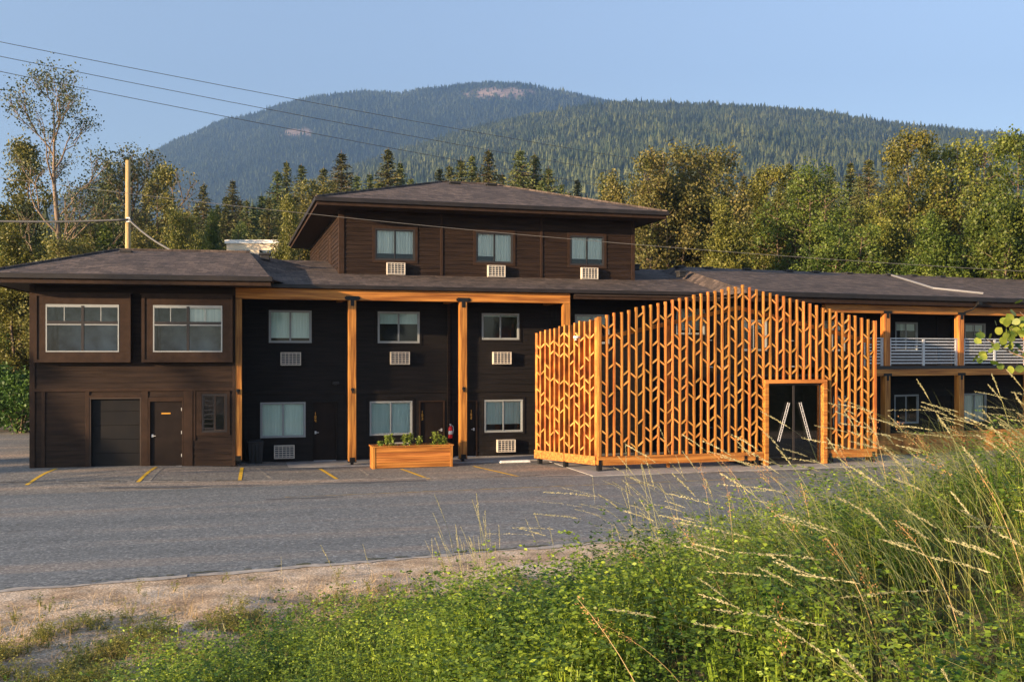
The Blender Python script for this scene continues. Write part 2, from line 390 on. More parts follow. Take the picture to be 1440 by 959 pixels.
# crumbly seam and old patch between the road and the lot
def strip(name, p0, p1, wd, z, m, n=6):
    mb = MB(); p0, p1 = Vector(p0), Vector(p1); d = (p1-p0).normalized(); q = Vector((-d.y, d.x))*wd/2
    for i in range(n):
        a, b = p0.lerp(p1, i/n), p0.lerp(p1, (i+1)/n)
        za, zb = float(lot_z(a.x, a.y))+z, float(lot_z(b.x, b.y))+z
        mb.quad((a.x-q.x, a.y-q.y, za), (a.x+q.x, a.y+q.y, za), (b.x+q.x, b.y+q.y, zb), (b.x-q.x, b.y-q.y, zb))
    return structure(name, mb, m, F16)
for a, b in (((-5.5, 31.2), (-5.17, 34.3)), ((-2.5, 31.1), (-2.18, 33.9)), ((.38, 30.9), (.49, 33.8)), ((3.25, 30.5), (2.98, 33.5)),
             ((5.94, 29.95), (5.58, 32.8)), ((8.74, 29.8), (8.08, 32.9))):
    strip('parking_line', a, b, .11, .017, M['yellow'])
for a, b in (((.97, 33.6), (1.32, 31.0)), ((4.3, 31.1), (4.25, 33.4)), ((-8.4, 31.3), (-6.9, 34.2)), ((11.3, 29.75), (11.2, 30.6)), ((-2.2, 31.3), (-1.95, 33.8))):
    strip('faded_parking_line', a, b, .10, .017, M['faded'])
def ragged(name, u0, u1, vf, wmin, wmax, z, m, gap=0.0, step=.22, seed=1):
    rr = np.random.default_rng(seed); mb = MB(); u = u0; a = rr.uniform(wmin, wmax); w0 = 0
    while u < u1:
        b = np.clip(a+rr.normal(0, (wmax-wmin)*.35), wmin, wmax); w1 = w0*.6+rr.normal(0, .03)
        if rr.random() >= gap:
            zz = z+float(lot_z(u, vf(u))); mb.quad((u, vf(u)-a/2+w0, zz), (u+step, vf(u+step)-b/2+w1, zz), (u+step, vf(u+step)+b/2+w1, zz), (u, vf(u)+a/2+w0, zz))
        u += step; a = b; w0 = w1
    return structure(name, mb, m, F16)
M['yellow_faded'] = mat('worn_yellow_paint', (.34, .24, .08), .85, var=(.16, .15, .13), nscale=3, detail=8, ramp=(.42, .6))
M['crack'] = mat('dark_crack', (.035, .034, .033), .95, var=(.07, .065, .06), nscale=6)
M['moss'] = mat('mossy_edge', (.03, .045, .015), .95, var=(.07, .07, .04), nscale=9)
M['pale_edge'] = mat('dusty_pale_edge', (.42, .38, .33), .95, var=(.24, .22, .20), nscale=5, detail=8)
strip('faded_centre_line', (1.5, 27.2), (26, 27.5), .09, .009, M['yellow_faded'], 20)
ragged('lot_seam', -16, 24, lambda u: 30.85-.12*u, .04, .20, .0175, M['pale_edge'], .25, seed=4)
ragged('lot_seam', -16, 24, lambda u: 30.95-.12*u, .01, .10, .0215, M['crack'], .18, seed=5)
ragged('road_edge', -14, 16, lambda u: float(v_edge(u))+.05, .05, .26, .010, M['pale_edge'], .05, .15, 6)
ragged('road_edge', -14, 16, lambda u: float(v_edge(u))+.22, .02, .13, .014, M['moss'], .62, .13, 7)
ragged('road_crack', -16, 20, lambda u: 24.5+.5*math.sin(u*.35)+.1*u, .006, .03, .009, M['crack'], .5, .2, 8)
M['tar'] = mat('old_patch', (.075, .078, .085), .9, var=(.11, .112, .12), nscale=3)
ragged('road_patch', -9, -6.2, lambda u: 26.3, .15, .4, .008, M['tar'], 0, .2, 9)
ragged('road_patch', 1.0, 3.0, lambda u: 26.9, .1, .25, .008, M['tar'], 0, .2, 10)
ragged('lot_patch', -3.5, 5.5, lambda u: 30.2-.1*u, .35, .9, .0105, M['tar'], 0, .3, 11)
mb = MB()
mb.box((.3, 34.0, -.2), (12.2, 36.2, .05)); structure('walkway', mb, M['slab'], F16)
mb = MB(); mb.box((11.0, 29.2, .004), (24.5, 33.6, .03)); structure('entrance_slab', mb, M['slab'], F16)

# ------------------------------------------------------------------ hills
def px_pt(px, py, D): return ((px-720)/1400*D, D, 3.8+(499-py)/1400*D)
def fbm(x, y, s, seed=0.0, o=4):
    x = np.asarray(x, float); y = np.asarray(y, float); out = np.zeros_like(x); a = 1.0
    for k in range(o):
        f = 2.0**k/s
        out += a*(np.sin(x*f*1.7+seed+k*1.3+1.5*np.sin(y*f*.9+k))*np.cos(y*f*1.3-seed+k*2.1+1.2*np.sin(x*f*.8-k))); a *= .5
    return out/1.6
rngf = np.random.default_rng(11)
def cone_forest(name, P, H, Wd, label, m, seed=1):
    """P: foot points; each tree is a ragged two-tier spire; one object of stuff"""
    rg = np.random.default_rng(seed); n = len(P); k = 5
    ang = rg.uniform(0, 2*PI, n)[:, None] + np.arange(k)[None]*2*PI/k
    V_, F_ = [], []; base = 0
    for (zb, zt, wr) in ((.0, .62, 1.0), (.38, 1.0, .66)):
        r = Wd[:, None]*wr*rg.uniform(.72, 1.15, (n, k))
        ring = np.stack([P[:, 0, None]+r*np.cos(ang), P[:, 1, None]+r*np.sin(ang), P[:, 2, None]+H[:, None]*zb*np.ones((n, k))+rg.uniform(-.04, .04, (n, k))*H[:, None]], 2)
        tip = np.stack([P[:, 0], P[:, 1], P[:, 2]+H*zt], 1)[:, None]
        vv = np.concatenate([ring, tip], 1).reshape(-1, 3)
        idx = base + np.arange(n)[:, None]*(k+1)
        for q in range(k):
            F_.append(np.concatenate([idx+q, idx+(q+1) % k, idx+k], 1))
        V_.append(vv); base += len(vv)
    o = link(name, np_mesh(name, np.concatenate(V_), np.concatenate(F_), m)); tag(o, label, 'forest', kind='stuff'); return o

def hill(name, ridge, D0, D1, z_end, nx, ny, rough, n_trees, th, label, clear=(), seed=3, mtl=None, p=1.15):
    """ridge: silhouette points measured on the photo at distance D0; the slope comes down to D1"""
    xs = [q[0] for q in ridge]; ys = [q[1] for q in ridge]
    S = np.linspace(xs[0], xs[-1], nx); Y = np.interp(S, xs, ys)
    RX = (S-720)/1400*D0; RZ = 3.8+(499-Y)/1400*D0 + fbm(RX, RX*0, 60, seed)*3
    def at(s, t):       # s in px, t 0 at the ridge .. 1 at the foot
        x = np.interp(s, S, RX); z0 = np.interp(s, S, RZ)
        d = D0 + (D1-D0)*t
        xx = x*(1+(D1/D0-1)*t*.55)
        z = z_end + (z0-z_end)*(1-t)**p
        z = z + fbm(xx, d, rough*4, seed)*rough*.40*np.sin(np.clip(t, 0, 1)*PI)**.7
        return xx, d, z
    SS, TT = np.meshgrid(S, np.linspace(-.12, 1, ny))
    X, Y_, Z = at(SS, np.clip(TT, 0, 1)); Y_ = Y_ - np.minimum(TT, 0)*D0*.8; Z = Z + np.minimum(TT, 0)*2600
    i = np.arange((ny-1)*nx).reshape(ny-1, nx)[:, :-1].ravel()
    me = np_mesh(name, np.stack([X.ravel(), Y_.ravel(), Z.ravel()], 1), np.stack([i, i+nx, i+nx+1, i+1], 1), M['hill'], True)
    PY = 499-(Z-3.8)/Y_*1400; PX = 720+X/Y_*1400
    rock = np.zeros(PX.shape)
    for (cx, cy, rx, ry) in clear: rock = np.maximum(rock, 1-sstep(.8, 1.2, np.hypot((PX-cx)/rx, (PY-cy)/ry)+.45*fbm(PX, PY*1.6, 7, 2)))
    a = me.attributes.new('rock', 'FLOAT', 'POINT'); a.data.foreach_set('value', rock.ravel().astype(np.float32))
    link(name, me)['kind'] = 'structure'
    rg = np.random.default_rng(seed)
    s = rg.uniform(xs[0], xs[-1], n_trees); t = rg.uniform(0, 1, n_trees)**1.15
    s = np.concatenate([s, rg.uniform(xs[0], xs[-1], n_trees//12)]); t = np.concatenate([t, rg.uniform(0, .015, n_trees//12)])
    x, y, z = at(s, t)
    px, py = 720+x/y*1400, 499-(z-3.8)/y*1400
    keep = (px > -150) & (px < 1600) & (fbm(x, y, rough*1.5, seed+1) + rg.uniform(-.9, .9, len(x)) > -.75)
    for (cx, cy, rx, ry) in clear: keep &= (np.hypot((px-cx)/rx, (py-cy)/ry)+.45*fbm(px, py*1.6, 7, 2) > rg.uniform(.35, 1.15, len(x)))
    x, y, z = x[keep], y[keep], z[keep]; h = rg.gamma(14, th/14, len(x))
    cone_forest(mtl[0], np.stack([x, y, z-1], 1), h, h*rg.uniform(.17, .30, len(x)), label, mtl[1], seed)

M['far_needle'] = mat('distant_forest_a', (.016, .034, .013), .8, var=(.065, .085, .030), nscale=.009, detail=9, isl=.7)
M['front_needle'] = mat('distant_forest_b', (.020, .038, .013), .8, var=(.085, .098, .030), nscale=.014, detail=9, isl=.7)
hill('mountain', [(-200, 420), (0, 330), (120, 262), (195, 227), (250, 199), (320, 170), (360, 163), (400, 147), (430, 140), (500, 131), (560, 133), (600, 127), (650, 121),
                  (700, 118), (745, 121), (790, 131), (850, 143), (1000, 170), (1200, 215), (1500, 280), (1750, 330)],
     4300, 2300, 60, 260, 70, 90, 105000, 15, 'hazy blue conifer forest covering the rounded far mountain',
     clear=((700, 131, 46, 7), (416, 187, 22, 6)), seed=3, mtl=('mountain_forest', M['far_needle']))
hill('hill', [(-400, 420), (0, 400), (250, 330), (420, 268), (520, 232), (600, 205), (680, 183), (760, 165), (860, 149), (940, 150), (1030, 153), (1120, 161), (1200, 171),
              (1300, 184), (1400, 194), (1500, 205), (1800, 260)],
     2500, 700, 20, 240, 70, 60, 90000, 14, 'green conifer forest on the nearer ridge rising behind the trees', seed=8, mtl=('ridge_forest', M['front_needle']), p=1.0)
hill('foothill', [(-700, 400), (0, 375), (300, 345), (700, 335), (1100, 330), (1500, 330), (2200, 350)],
     620, 150, 0, 120, 30, 12, 5200, 15, 'dark conifer woods on the low foothill behind the hotel', seed=21, mtl=('foothill_forest', M['front_needle']), p=.9)

# ------------------------------------------------------------------ hotel
MV, PV, TV = 35.8, 34.2, 37.8               # main wall, post line, third storey wall
hotel = root_at('hotel', F16, (8, 36, 0), 'long dark brown three-storey hotel with low shingle roofs and cedar posts', 'hotel')

def window(fr, u0, u1, z0, z1, v, style='blind', drop=1.0, split=.5, frame='dark', depth=.5, face=None, sash_light=None, lining=None, label=None, root=hotel, trim='black_siding', trim_w=.075):
    """a slider window set in the wall plane v. Sub-parts: panes, blind, lining."""
    w, h = u1-u0, z1-z0; org = (u0, v, z0)
    f = MB(); t = .045; a, b = -.03, .05
    f.box((0, a, 0), (w, b, t)); f.box((0, a, h-t), (w, b, h)); f.box((0, a, t), (t, b, h-t)); f.box((w-t, a, t), (w, b, h-t))
    fr_m = M['darkframe'] if frame == 'dark' else M['vinyl']
    o = part('window', f, [fr_m], root, fr, org)
    if label: o['label'] = label
    xs = [t, w*split, w-t] if split else [t, w-t]
    s = MB()
    for k in range(len(xs)-1):
        x0, x1 = xs[k]+.002, xs[k+1]-.002; y0 = -.012 if k == 0 else .008; q = .03
        s.box((x0, y0, t+.002), (x1, y0+.03, t+q)); s.box((x0, y0, h-t-q), (x1, y0+.03, h-t-.002))
        s.box((x0, y0, t+q), (x0+q, y0+.03, h-t-q)); s.box((x1-q, y0, t+q), (x1, y0+.03, h-t-q))
    sub('sash', s, M['vinyl'] if sash_light else fr_m, o)
    for k in range(len(xs)-1):
        p = MB(); y = .004 if k == 0 else .024
        p.quad((xs[k]+.03, y, t+.03), (xs[k+1]-.03, y, t+.03), (xs[k+1]-.03, y, h-t-.03), (xs[k]+.03, y, h-t-.03)); sub('pane', p, M['glass'], o)
    if drop:
        for k in range(len(xs)-1):
            dr = drop if not isinstance(drop, tuple) else drop[k]
            if not dr: continue
            c = MB(); n = 22; x0, x1 = xs[k]+.01, xs[k+1]-.01; zb = h-t-(h-2*t)*dr
            for i in range(n):
                xa, xb = x0+(x1-x0)*i/n, x0+(x1-x0)*(i+1)/n
                am = .018 if style == 'curtain' else .004
                ya, yb = .11+am*math.sin(i*1.9), .11+am*math.sin((i+1)*1.9)
                c.quad((xa, ya, zb), (xb, yb, zb), (xb, yb, h-t), (xa, ya, h-t))
            c.box((x0, .10, zb-.02), (x1, .12, zb))
            sub('curtain' if style == 'curtain' else 'blind', c, M['curtain'] if style == 'curtain' else M['blind'], o)
    if trim:
        k = MB(); q, y, e = trim_w, -.036, .001
        k.box((-q, y, -q), (w+q, .012, -e)); k.box((-q, y, h+e), (w+q, .012, h+q)); k.box((-q, y, -e), (-e, .012, h+e)); k.box((w+e, y, -e), (w+q, .012, h+e)); sub('trim', k, M[trim], o)
    l = MB(); d = depth
    l.quad((0, d, 0), (w, d, 0), (w, d, h), (0, d, h)); l.quad((0, .05, 0), (0, d, 0), (0, d, h), (0, .05, h)); l.quad((w, .05, 0), (w, .05, h), (w, d, h), (w, d, 0))
    l.quad((0, .05, 0), (w, .05, 0), (w, d, 0), (0, d, 0)); l.quad((0, .05, h), (0, d, h), (w, d, h), (w, .05, h))
    sub('lining', l, lining or M['interior'], o)
    return o

def air_con(fr, uc, zc, v, root=hotel, w=.70, h=.46):
    o_ = MB(); dp = .20; t = .035
    o_.box((-w/2, -dp, -h/2), (w/2, 0, -h/2+t)); o_.box((-w/2, -dp, h/2-t), (w/2, 0, h/2)); o_.box((-w/2, -dp, -h/2+t), (-w/2+t, 0, h/2-t)); o_.box((w/2-t, -dp, -h/2+t), (w/2, 0, h/2-t))
    o = part('air_conditioner', o_, M['ac_body'], root, fr, (uc, v, zc), bevel=.006)
    b = MB(); b.box((-w/2+t, -dp+.05, -h/2+t), (w/2-t, -.01, h/2-t)); sub('coil', b, M['ac_dark'], o)
    g = MB()
    for k in range(4): x = -w/2+t+(w-2*t)*(k+1)/5; g.box((x-.010, -dp+.004, -h/2+t), (x+.010, -dp+.03, h/2-t))
    for k in range(5): z = -h/2+(h)*(k+1)/6; g.box((-w/2+t, -dp+.012, z-.011), (w/2-t, -dp+.034, z+.011))
    sub('grille', g, M['ac_body'], o); return o

# numerals built as seven-segment-like strokes, thin plates
GL = {'1': 'bc', '0': 'abcdef', '2': 'abged', '3': 'abgcd', '4': 'fgbc', '5': 'afgcd'}
def numeral(mb, ch, x, z, w=.055, h=.10, t=.017, y=-.03):
    seg = {'a': ((0, h-t), (w, h)), 'g': ((0, h/2-t/2), (w, h/2+t/2)), 'd': ((0, 0), (w, t)), 'f': ((0, h/2), (t, h)), 'e': ((0, 0), (t, h/2)), 'b': ((w-t, h/2), (w, h)), 'c': ((w-t, 0), (w, h/2))}
    if ch == '1': mb.box((x+w/2-t/2, y, z), (x+w/2+t/2, y+.01, z+h)); return
    for k, q in enumerate(GL[ch]):
        (a, b), (c, d) = seg[q]; mb.box((x+a, y-k*.0004, z+b), (x+c, y+.01, z+d))
def door(fr, u0, u1, z0, z1, v, root=hotel, digits=None, handle_side=0, jamb='trim', number_u=.09):
    w, h = u1-u0, z1-z0
    d = MB(); d.box((.05, .03, .015), (w-.05, .075, h-.05)); o = part('door', d, M['door'], root, fr, (u0, v, z0), bevel=.004)
    j = MB(); j.box((0, -.035, 0), (.05, .08, h)); j.box((w-.05, -.035, 0), (w, .08, h)); j.box((.05, -.035, h-.05), (w-.05, .08, h)); sub('door_frame', j, M[jamb], o)
    t = MB(); t.box((.05, -.03, -.03), (w-.05, .08, .012)); sub('threshold', t, M['galv'], o)
    hx = .12 if handle_side == 0 else w-.12
    hd = MB(); hd.lathe([(.03, 0), (.03, .01)], 12); hd2 = MB(); 
    hd2.obox((hx, .018, 1.0), (.028, 0, 0), (0, .012, 0), (0, 0, .05)); hd2.tube([(hx, .0, 1.0), (hx, -.035, 1.0), (hx+(.11 if handle_side == 0 else -.11), -.04, 1.0)], .011, 8)
    sub('handle', hd2, M['galv'], o)
    if digits:
        n = MB()
        for k, ch in enumerate(digits): numeral(n, ch, number_u, 1.62-.125*k, y=.018)
        sub('number', n, M['brass'], o)
    return o

# --- main facade wall with its openings (u0,u1,z0,z1)
MW = [(1.42, 2.89, 4.22, 5.36), (5.23, 6.76, 4.22, 5.36), (9.09, 10.54, 4.36, 5.34), (12.75, 14.15, 4.22, 5.34), (16.95, 18.2, 4.60, 5.60)]
BW = [(1.13, 2.68, .90, 2.14), (4.94, 6.49, .90, 2.13), (9.19, 10.68, .92, 2.13)]
DW = [(2.91, 3.80, .05, 2.15), (6.74, 7.70, .05, 2.13), (7.98, 8.92, .05, 2.12)]
wall = MB()
U0, U1 = -.6, 22.5
lap(wall, U0, U1, .05, 2.41, MV, BW+DW); lap(wall, U0, U1, 2.53, 6.02, MV, MW)
part('wall', wall, M['black_siding'], hotel, F16)
wall = MB(); wall.box((U0, 50.5, 0), (U1, 50.8, 6.0)); wall.box((U1-.2, MV+.02, 0), (U1, 50.5, 6.0)); part('wall', wall, M['black_siding'], hotel, F16)
tr = MB()
tr.box((U0, MV-.045, 2.412), (U1, MV+.01, 2.528)); part('band_board', tr, M['black_siding'], hotel, F16, bevel=.004)
for u in (.62, 4.12, 8.0, 11.84, 15.7):
    for za, zb in ((.05, 2.41), (2.53, 6.0)):
        tr = MB(); tr.box((u-.06, MV-.035, za), (u+.06, MV+.01, zb)); part('corner_trim', tr, M['black_siding'], hotel, F16, bevel=.004)
window(F16, *MW[0], MV, drop=.86, frame='light', label='upper window with grey blinds drawn almost to the sill')
window(F16, *MW[1], MV, drop=.36, frame='light', label='upper window with blinds half raised over dark glass')
window(F16, *MW[2], MV, drop=.06, frame='light')
window(F16, *MW[3], MV, drop=.3, frame='light')
window(F16, *MW[4], MV, style='curtain', drop=.85, frame='light')
window(F16, *BW[0], MV, drop=1.0, frame='light', sash_light=True)
window(F16, *BW[1], MV, drop=1.0, frame='light', sash_light=True)
window(F16, *BW[2], MV, drop=.76, frame='light')
for (u, z) in ((2.16, 3.66), (6.02, 3.68), (9.84, 3.68), (1.94, .41), (5.98, .41), (10.0, .42)): air_con(F16, u, z, MV-.02)
for (a, b, c, d), n, hs in zip(DW, ('104', '103', '102'), (0, 1, 1)): door(F16, a, b, c, d, MV, digits=n, handle_side=hs, number_u=(b-a)*.1 if n != '102' else (b-a)*.74, jamb='black_siding' if n == '104' else 'trim')
# downpipe, wall lamps
dp = MB(); dp.box((7.78, MV-.12, .1), (7.88, MV-.045, 5.9)); part('downpipe', dp, M['siding'], hotel, F16, bevel=.01)
for u, z in ((3.72, 2.78), (11.35, 3.1)):
    l = MB(); l.box((-.05, -.05, -.06), (.05, -.0, .06)); l.box((-.11, -.24, -.02), (.11, -.05, .07)); part('wall_lamp', l, M['rubber'], hotel, F16, (u, MV-.035, z), bevel=.008)

# --- posts, beam and brackets
for k, (u, h0) in enumerate(((.36, .33), (4.12, .17), (8.0, .17), (11.84, .17))):
    p = MB(); p.box((-.13, -.13, h0), (.13, .13, 5.65)); q = part('post', p, M['cedar'], hotel, F16, (u, PV, 0), bevel=.012)
    b = MB(); b.box((-.05, -.05, (.2 if k == 0 else .05)), (.05, .05, h0+.0)); b.box((-.14, -.15, h0-.03), (.14, .15, h0-.002)); b.box((-.09, -.138, h0), (.09, -.131, h0+.14))
    if k < 3: sub('bracket', b, M['steel'], q)
    if k in (1, 2):
        b = MB(); b.box((-.22, -.142, 5.66), (.22, -.132, 5.80)); b.box((-.06, -.142, 5.46), (.06, -.1325, 5.66))
        for x in (-.17, .17, 0): b.obox((x, -.15, 5.73 if x else 5.53), (.02, 0, 0), (0, .012, 0), (0, 0, .02))
        b.box((-.26, -.146, 5.69), (-.22, -.131, 5.77)); b.box((.22, -.146, 5.69), (.26, -.131, 5.77)); sub('bracket', b, M['steel'], q)
    if k < 3:
        b = MB(); b.lathe([(.0, 0), (.055, 0), (.06, .02), (.05, .035), (0, .04)], 12)
        vv = [(x, -.13-z, y+2.62) for x, y, z in b.v]; b.v = vv; b.box((-.02, -.2, 2.50), (.02, -.14, 2.58)); sub('post_lamp', b, M['steel'], q)
bm_ = MB(); bm_.box((.23, PV-.125, 5.655), (11.97, PV+.125, 6.02)); part('beam', bm_, M['cedar_h'], hotel, F16, bevel=.015)
for u in (4.12, 8.0, 11.84):
    r = MB(); r.box((-.09, PV+.13, 5.66), (.09, MV-.03, 5.84)); part('joist', r, M['cedar'], hotel, F16, (u-.28, 0, 0), bevel=.01)

# --- main roof: slopes up from the eave to a ridge, then down
EV, EZ = 34.0, 6.04
def roof_obj(mb, fr, root=hotel, m=None, name='roof'): return part(name, mb, m or M['roof'], root, fr)
RV, RZ_ = 42.6, 7.76
rf = MB(); rf.add([(-3, EV, EZ+.10), (23.0, EV, EZ+.10), (23.0, RV, RZ_), (-3, RV, RZ_), (-3, 51.3, EZ+.10), (23.0, 51.3, EZ+.10),
                   (-3, EV, EZ+.04), (23, EV, EZ+.04), (23, 51.3, EZ+.04), (-3, 51.3, EZ+.04)], [(0, 1, 2, 3), (3, 2, 5, 4), (6, 9, 8, 7), (0, 6, 7, 1), (4, 5, 8, 9), (0, 3, 4, 9, 6), (1, 7, 8, 5, 2)])
main_roof = roof_obj(rf, F16)
fa = MB(); fa.box((.0, EV-.09, EZ-.015), (23.0, EV-.01, EZ+.115)); part('gutter', fa, M['fascia'], hotel, F16, bevel=.01)
so = MB(); so.box((12.1, EV, EZ-.10), (23.0, MV, EZ-.03)); so.box((-.4, PV+.14, EZ-.05), (12.09, MV, EZ-.02)); part('soffit', so, M['soffit'], hotel, F16)
fa = MB(); fa.box((12.1, EV+.05, EZ-.22), (23.0, EV+.09, EZ-.02)); part('fascia', fa, M['trim'], hotel, F16)

# --- third storey
TU0, TU1, TB = 4.1, 16.06, 51.6
TW = [(5.42, 6.96, 7.40, 8.60), (9.37, 10.87, 7.40, 8.60), (13.26, 14.72, 7.40, 8.60)]
tw = MB(); lap(tw, TU0, TU1, 6.3, 9.28, TV, TW, board=.17)
part('wall', tw, M['siding'], hotel, F16)
# left flank, boards facing -u
tl = MB(); lap(tl, TV, TB, 6.3, 9.28, 0, [], board=.17)
tl.v = [(y+TU0, x, z) for x, y, z in tl.v]; tl.f = [f[::-1] for f in tl.f]
part('wall', tl, M['siding'], hotel, F16)
tb = MB(); tb.box((TU1-.1, TV+.01, 6.2), (TU1, TB, 9.28)); tb.box((TU0+.1, TB-.1, 6.2), (TU1-.1, TB, 9.28)); part('wall', tb, M['siding'], hotel, F16)
tt = MB()
for u, w in ((8.0, .05), (12.05, .05), (TU1-.07, .07)):
    t_ = MB(); t_.box((u-w, TV-.042, 6.3), (u+w, TV+.008, 9.27)); part('corner_trim', t_, M['trim'], hotel, F16, bevel=.004)
tt.box((TU0-.042, TV-.042, 6.3), (TU0+.16, TV+.008, 9.27)); tt.box((TU0-.042, TV+.01, 6.3), (TU0+.0, TV+.16, 9.27))
part('corner_trim', tt, M['trim'], hotel, F16, bevel=.004)
for k, W_ in enumerate(TW): window(F16, *W_, TV, style='curtain', drop=(.78, .95) if k == 1 else .78, frame='dark', sash_light=False, trim='trim', trim_w=.10)
for u in (6.2, 10.16, 14.04): air_con(F16, u, 7.07, TV-.04)
for v0 in (41.0, 46.5):                      # flank window trims
    t = MB(); t.box((TU0-.03, v0-.08, 7.3), (TU0+.0, v0, 8.7)); t.box((TU0-.03, v0+1.0, 7.3), (TU0, v0+1.08, 8.7)); t.box((TU0-.03, v0, 8.6), (TU0, v0+1.0, 8.7)); t.box((TU0-.03, v0, 7.3), (TU0, v0+1.0, 7.38))
    t.box((TU0-.012, v0, 7.38), (TU0-.004, v0+1.0, 8.6)); part('flank_window', t, M['trim'], hotel, F16)
a0, a1, b0, b1 = 3.12, 17.0, 36.65, 52.4
rf = MB(); z0, z1 = 9.52, 11.66; q0, q1, qv = 9.4, 11.8, 44.5
rf.add([(a0, b0, z0), (a1, b0, z0), (a1, b1, z0), (a0, b1, z0), (q0, qv, z1), (q1, qv, z1)], [(0, 1, 5, 4), (1, 2, 5), (2, 3, 4, 5), (3, 0, 4), (0, 3, 2, 1)])
top_roof = roof_obj(rf, F16)
fa = MB(); w = .05
fa.box((a0-w, b0-w, z0-.14), (a1+w, b0, z0+.02)); fa.box((a0-w, b1, z0-.14), (a1+w, b1+w, z0+.02)); fa.box((a0-w, b0, z0-.14), (a0, b1, z0+.02)); fa.box((a1, b0, z0-.14), (a1+w, b1, z0+.02))
part('gutter', fa, M['fascia'], hotel, F16, bevel=.01)
fa = MB(); e = .04
fa.box((a0+e, b0+e, z0-.27), (a1-e, b0+.08, z0-.05)); fa.box((a0+e, b0+.08, z0-.27), (a0+e+.04, b1-e, z0-.05)); fa.box((a1-e-.04, b0+.08, z0-.27), (a1-e, b1-e, z0-.05))
part('fascia', fa, M['trim'], hotel, F16)
so = MB(); so.box((a0+.09, b0+.09, z0-.26), (a1-.09, b1-.1, z0-.235)); part('soffit', so, M['soffit'], hotel, F16)
rc = MB()
for p0, p1 in (((a0, b0, z0), (q0, qv, z1)), ((a1, b0, z0), (q1, qv, z1)), ((q0, qv, z1), (q1, qv, z1))):
    p0, p1 = Vector(p0), Vector(p1); rc.tube([p0+Vector((0, 0, .02)), p1+Vector((0, 0, .02))], .05, 6)
sub('ridge_cap', rc, M['roof'], top_roof)
def roof_vent(u, v, z, fr, s=.17, root=hotel):
    b = MB(); b.box((-s, -s, -.25), (s, s, -.06)); b.box((-s*1.3, -s*1.3, -.06), (s*1.3, s*1.3, .02)); part('roof_vent', b, [M['rubber']], root, fr, (u, v, z), bevel=.015)
for u in (9.9, 11.6): roof_vent(u, 44.0, 11.58, F16, .2)

# --- left wing
LV = 33.99; W0, W1 = -9.0, -2.69
bays = [(-8.81, -5.92, 3.56, 5.75), (-5.58, -2.76, 3.56, 5.75)]
gar, ldoor, lwin = (-7.22, -5.64, .17, 2.42), (-5.42, -4.33, .17, 2.34), (-3.75, -2.96, 1.26, 2.52)
lw = MB(); ih = [(a+.2, b-.2, c+.2, d-.2) for a, b, c, d in bays]
lap(lw, W0, W1, .15, 2.62, LV, [gar, ldoor, lwin]); lap(lw, W0, W1, 2.72, 6.1, LV, ih)
part('wall', lw, M['siding'], hotel, F11)
sw = MB(); sw.box((W0, LV+.01, 0), (W0+.15, 46, 6.1)); sw.box((W1-.15, LV+.01, 0), (W1, 36.9, 6.1)); sw.box((W0, 45.85, 0), (0, 46, 6.1)); part('wall', sw, M['siding'], hotel, F11)
tr = MB(); tr.box((W0, LV-.045, 2.622), (W1, LV+.01, 2.718))
for u, w, za, zb in ((W0+.07, .08, .15, 6.1), (W1-.04, .045, 2.72, 6.1), (-8.6, .05, .15, 2.62), (-7.28, .06, .17, 2.62), (-5.53, .10, .17, 2.62), (-4.18, .14, .17, 2.62), (-3.98, .03, 1.0, 2.62), (W1-.04, .045, .15, 2.62)):
    tr.box((u-w, LV-.04, za), (u+w, LV+.008, zb))
tr.box((-7.22, LV-.04, 2.42), (-5.64, LV+.008, 2.50)); tr.box((-5.42, LV-.038, 2.34), (-4.33, LV+.008, 2.42))
tr.box((lwin[0]-.17, LV-.041, lwin[2]-.1), (lwin[0], LV+.008, lwin[3]+.09)); tr.box((lwin[1], LV-.041, lwin[2]-.1), (lwin[1]+.1, LV+.008, lwin[3]+.09)); tr.box((lwin[0], LV-.041, lwin[3]), (lwin[1], LV+.008, lwin[3]+.09)); tr.box((lwin[0], LV-.041, lwin[2]-.1), (lwin[1], LV+.008, lwin[2]))
part('corner_trim', tr, M['trim'], hotel, F11, bevel=.004)
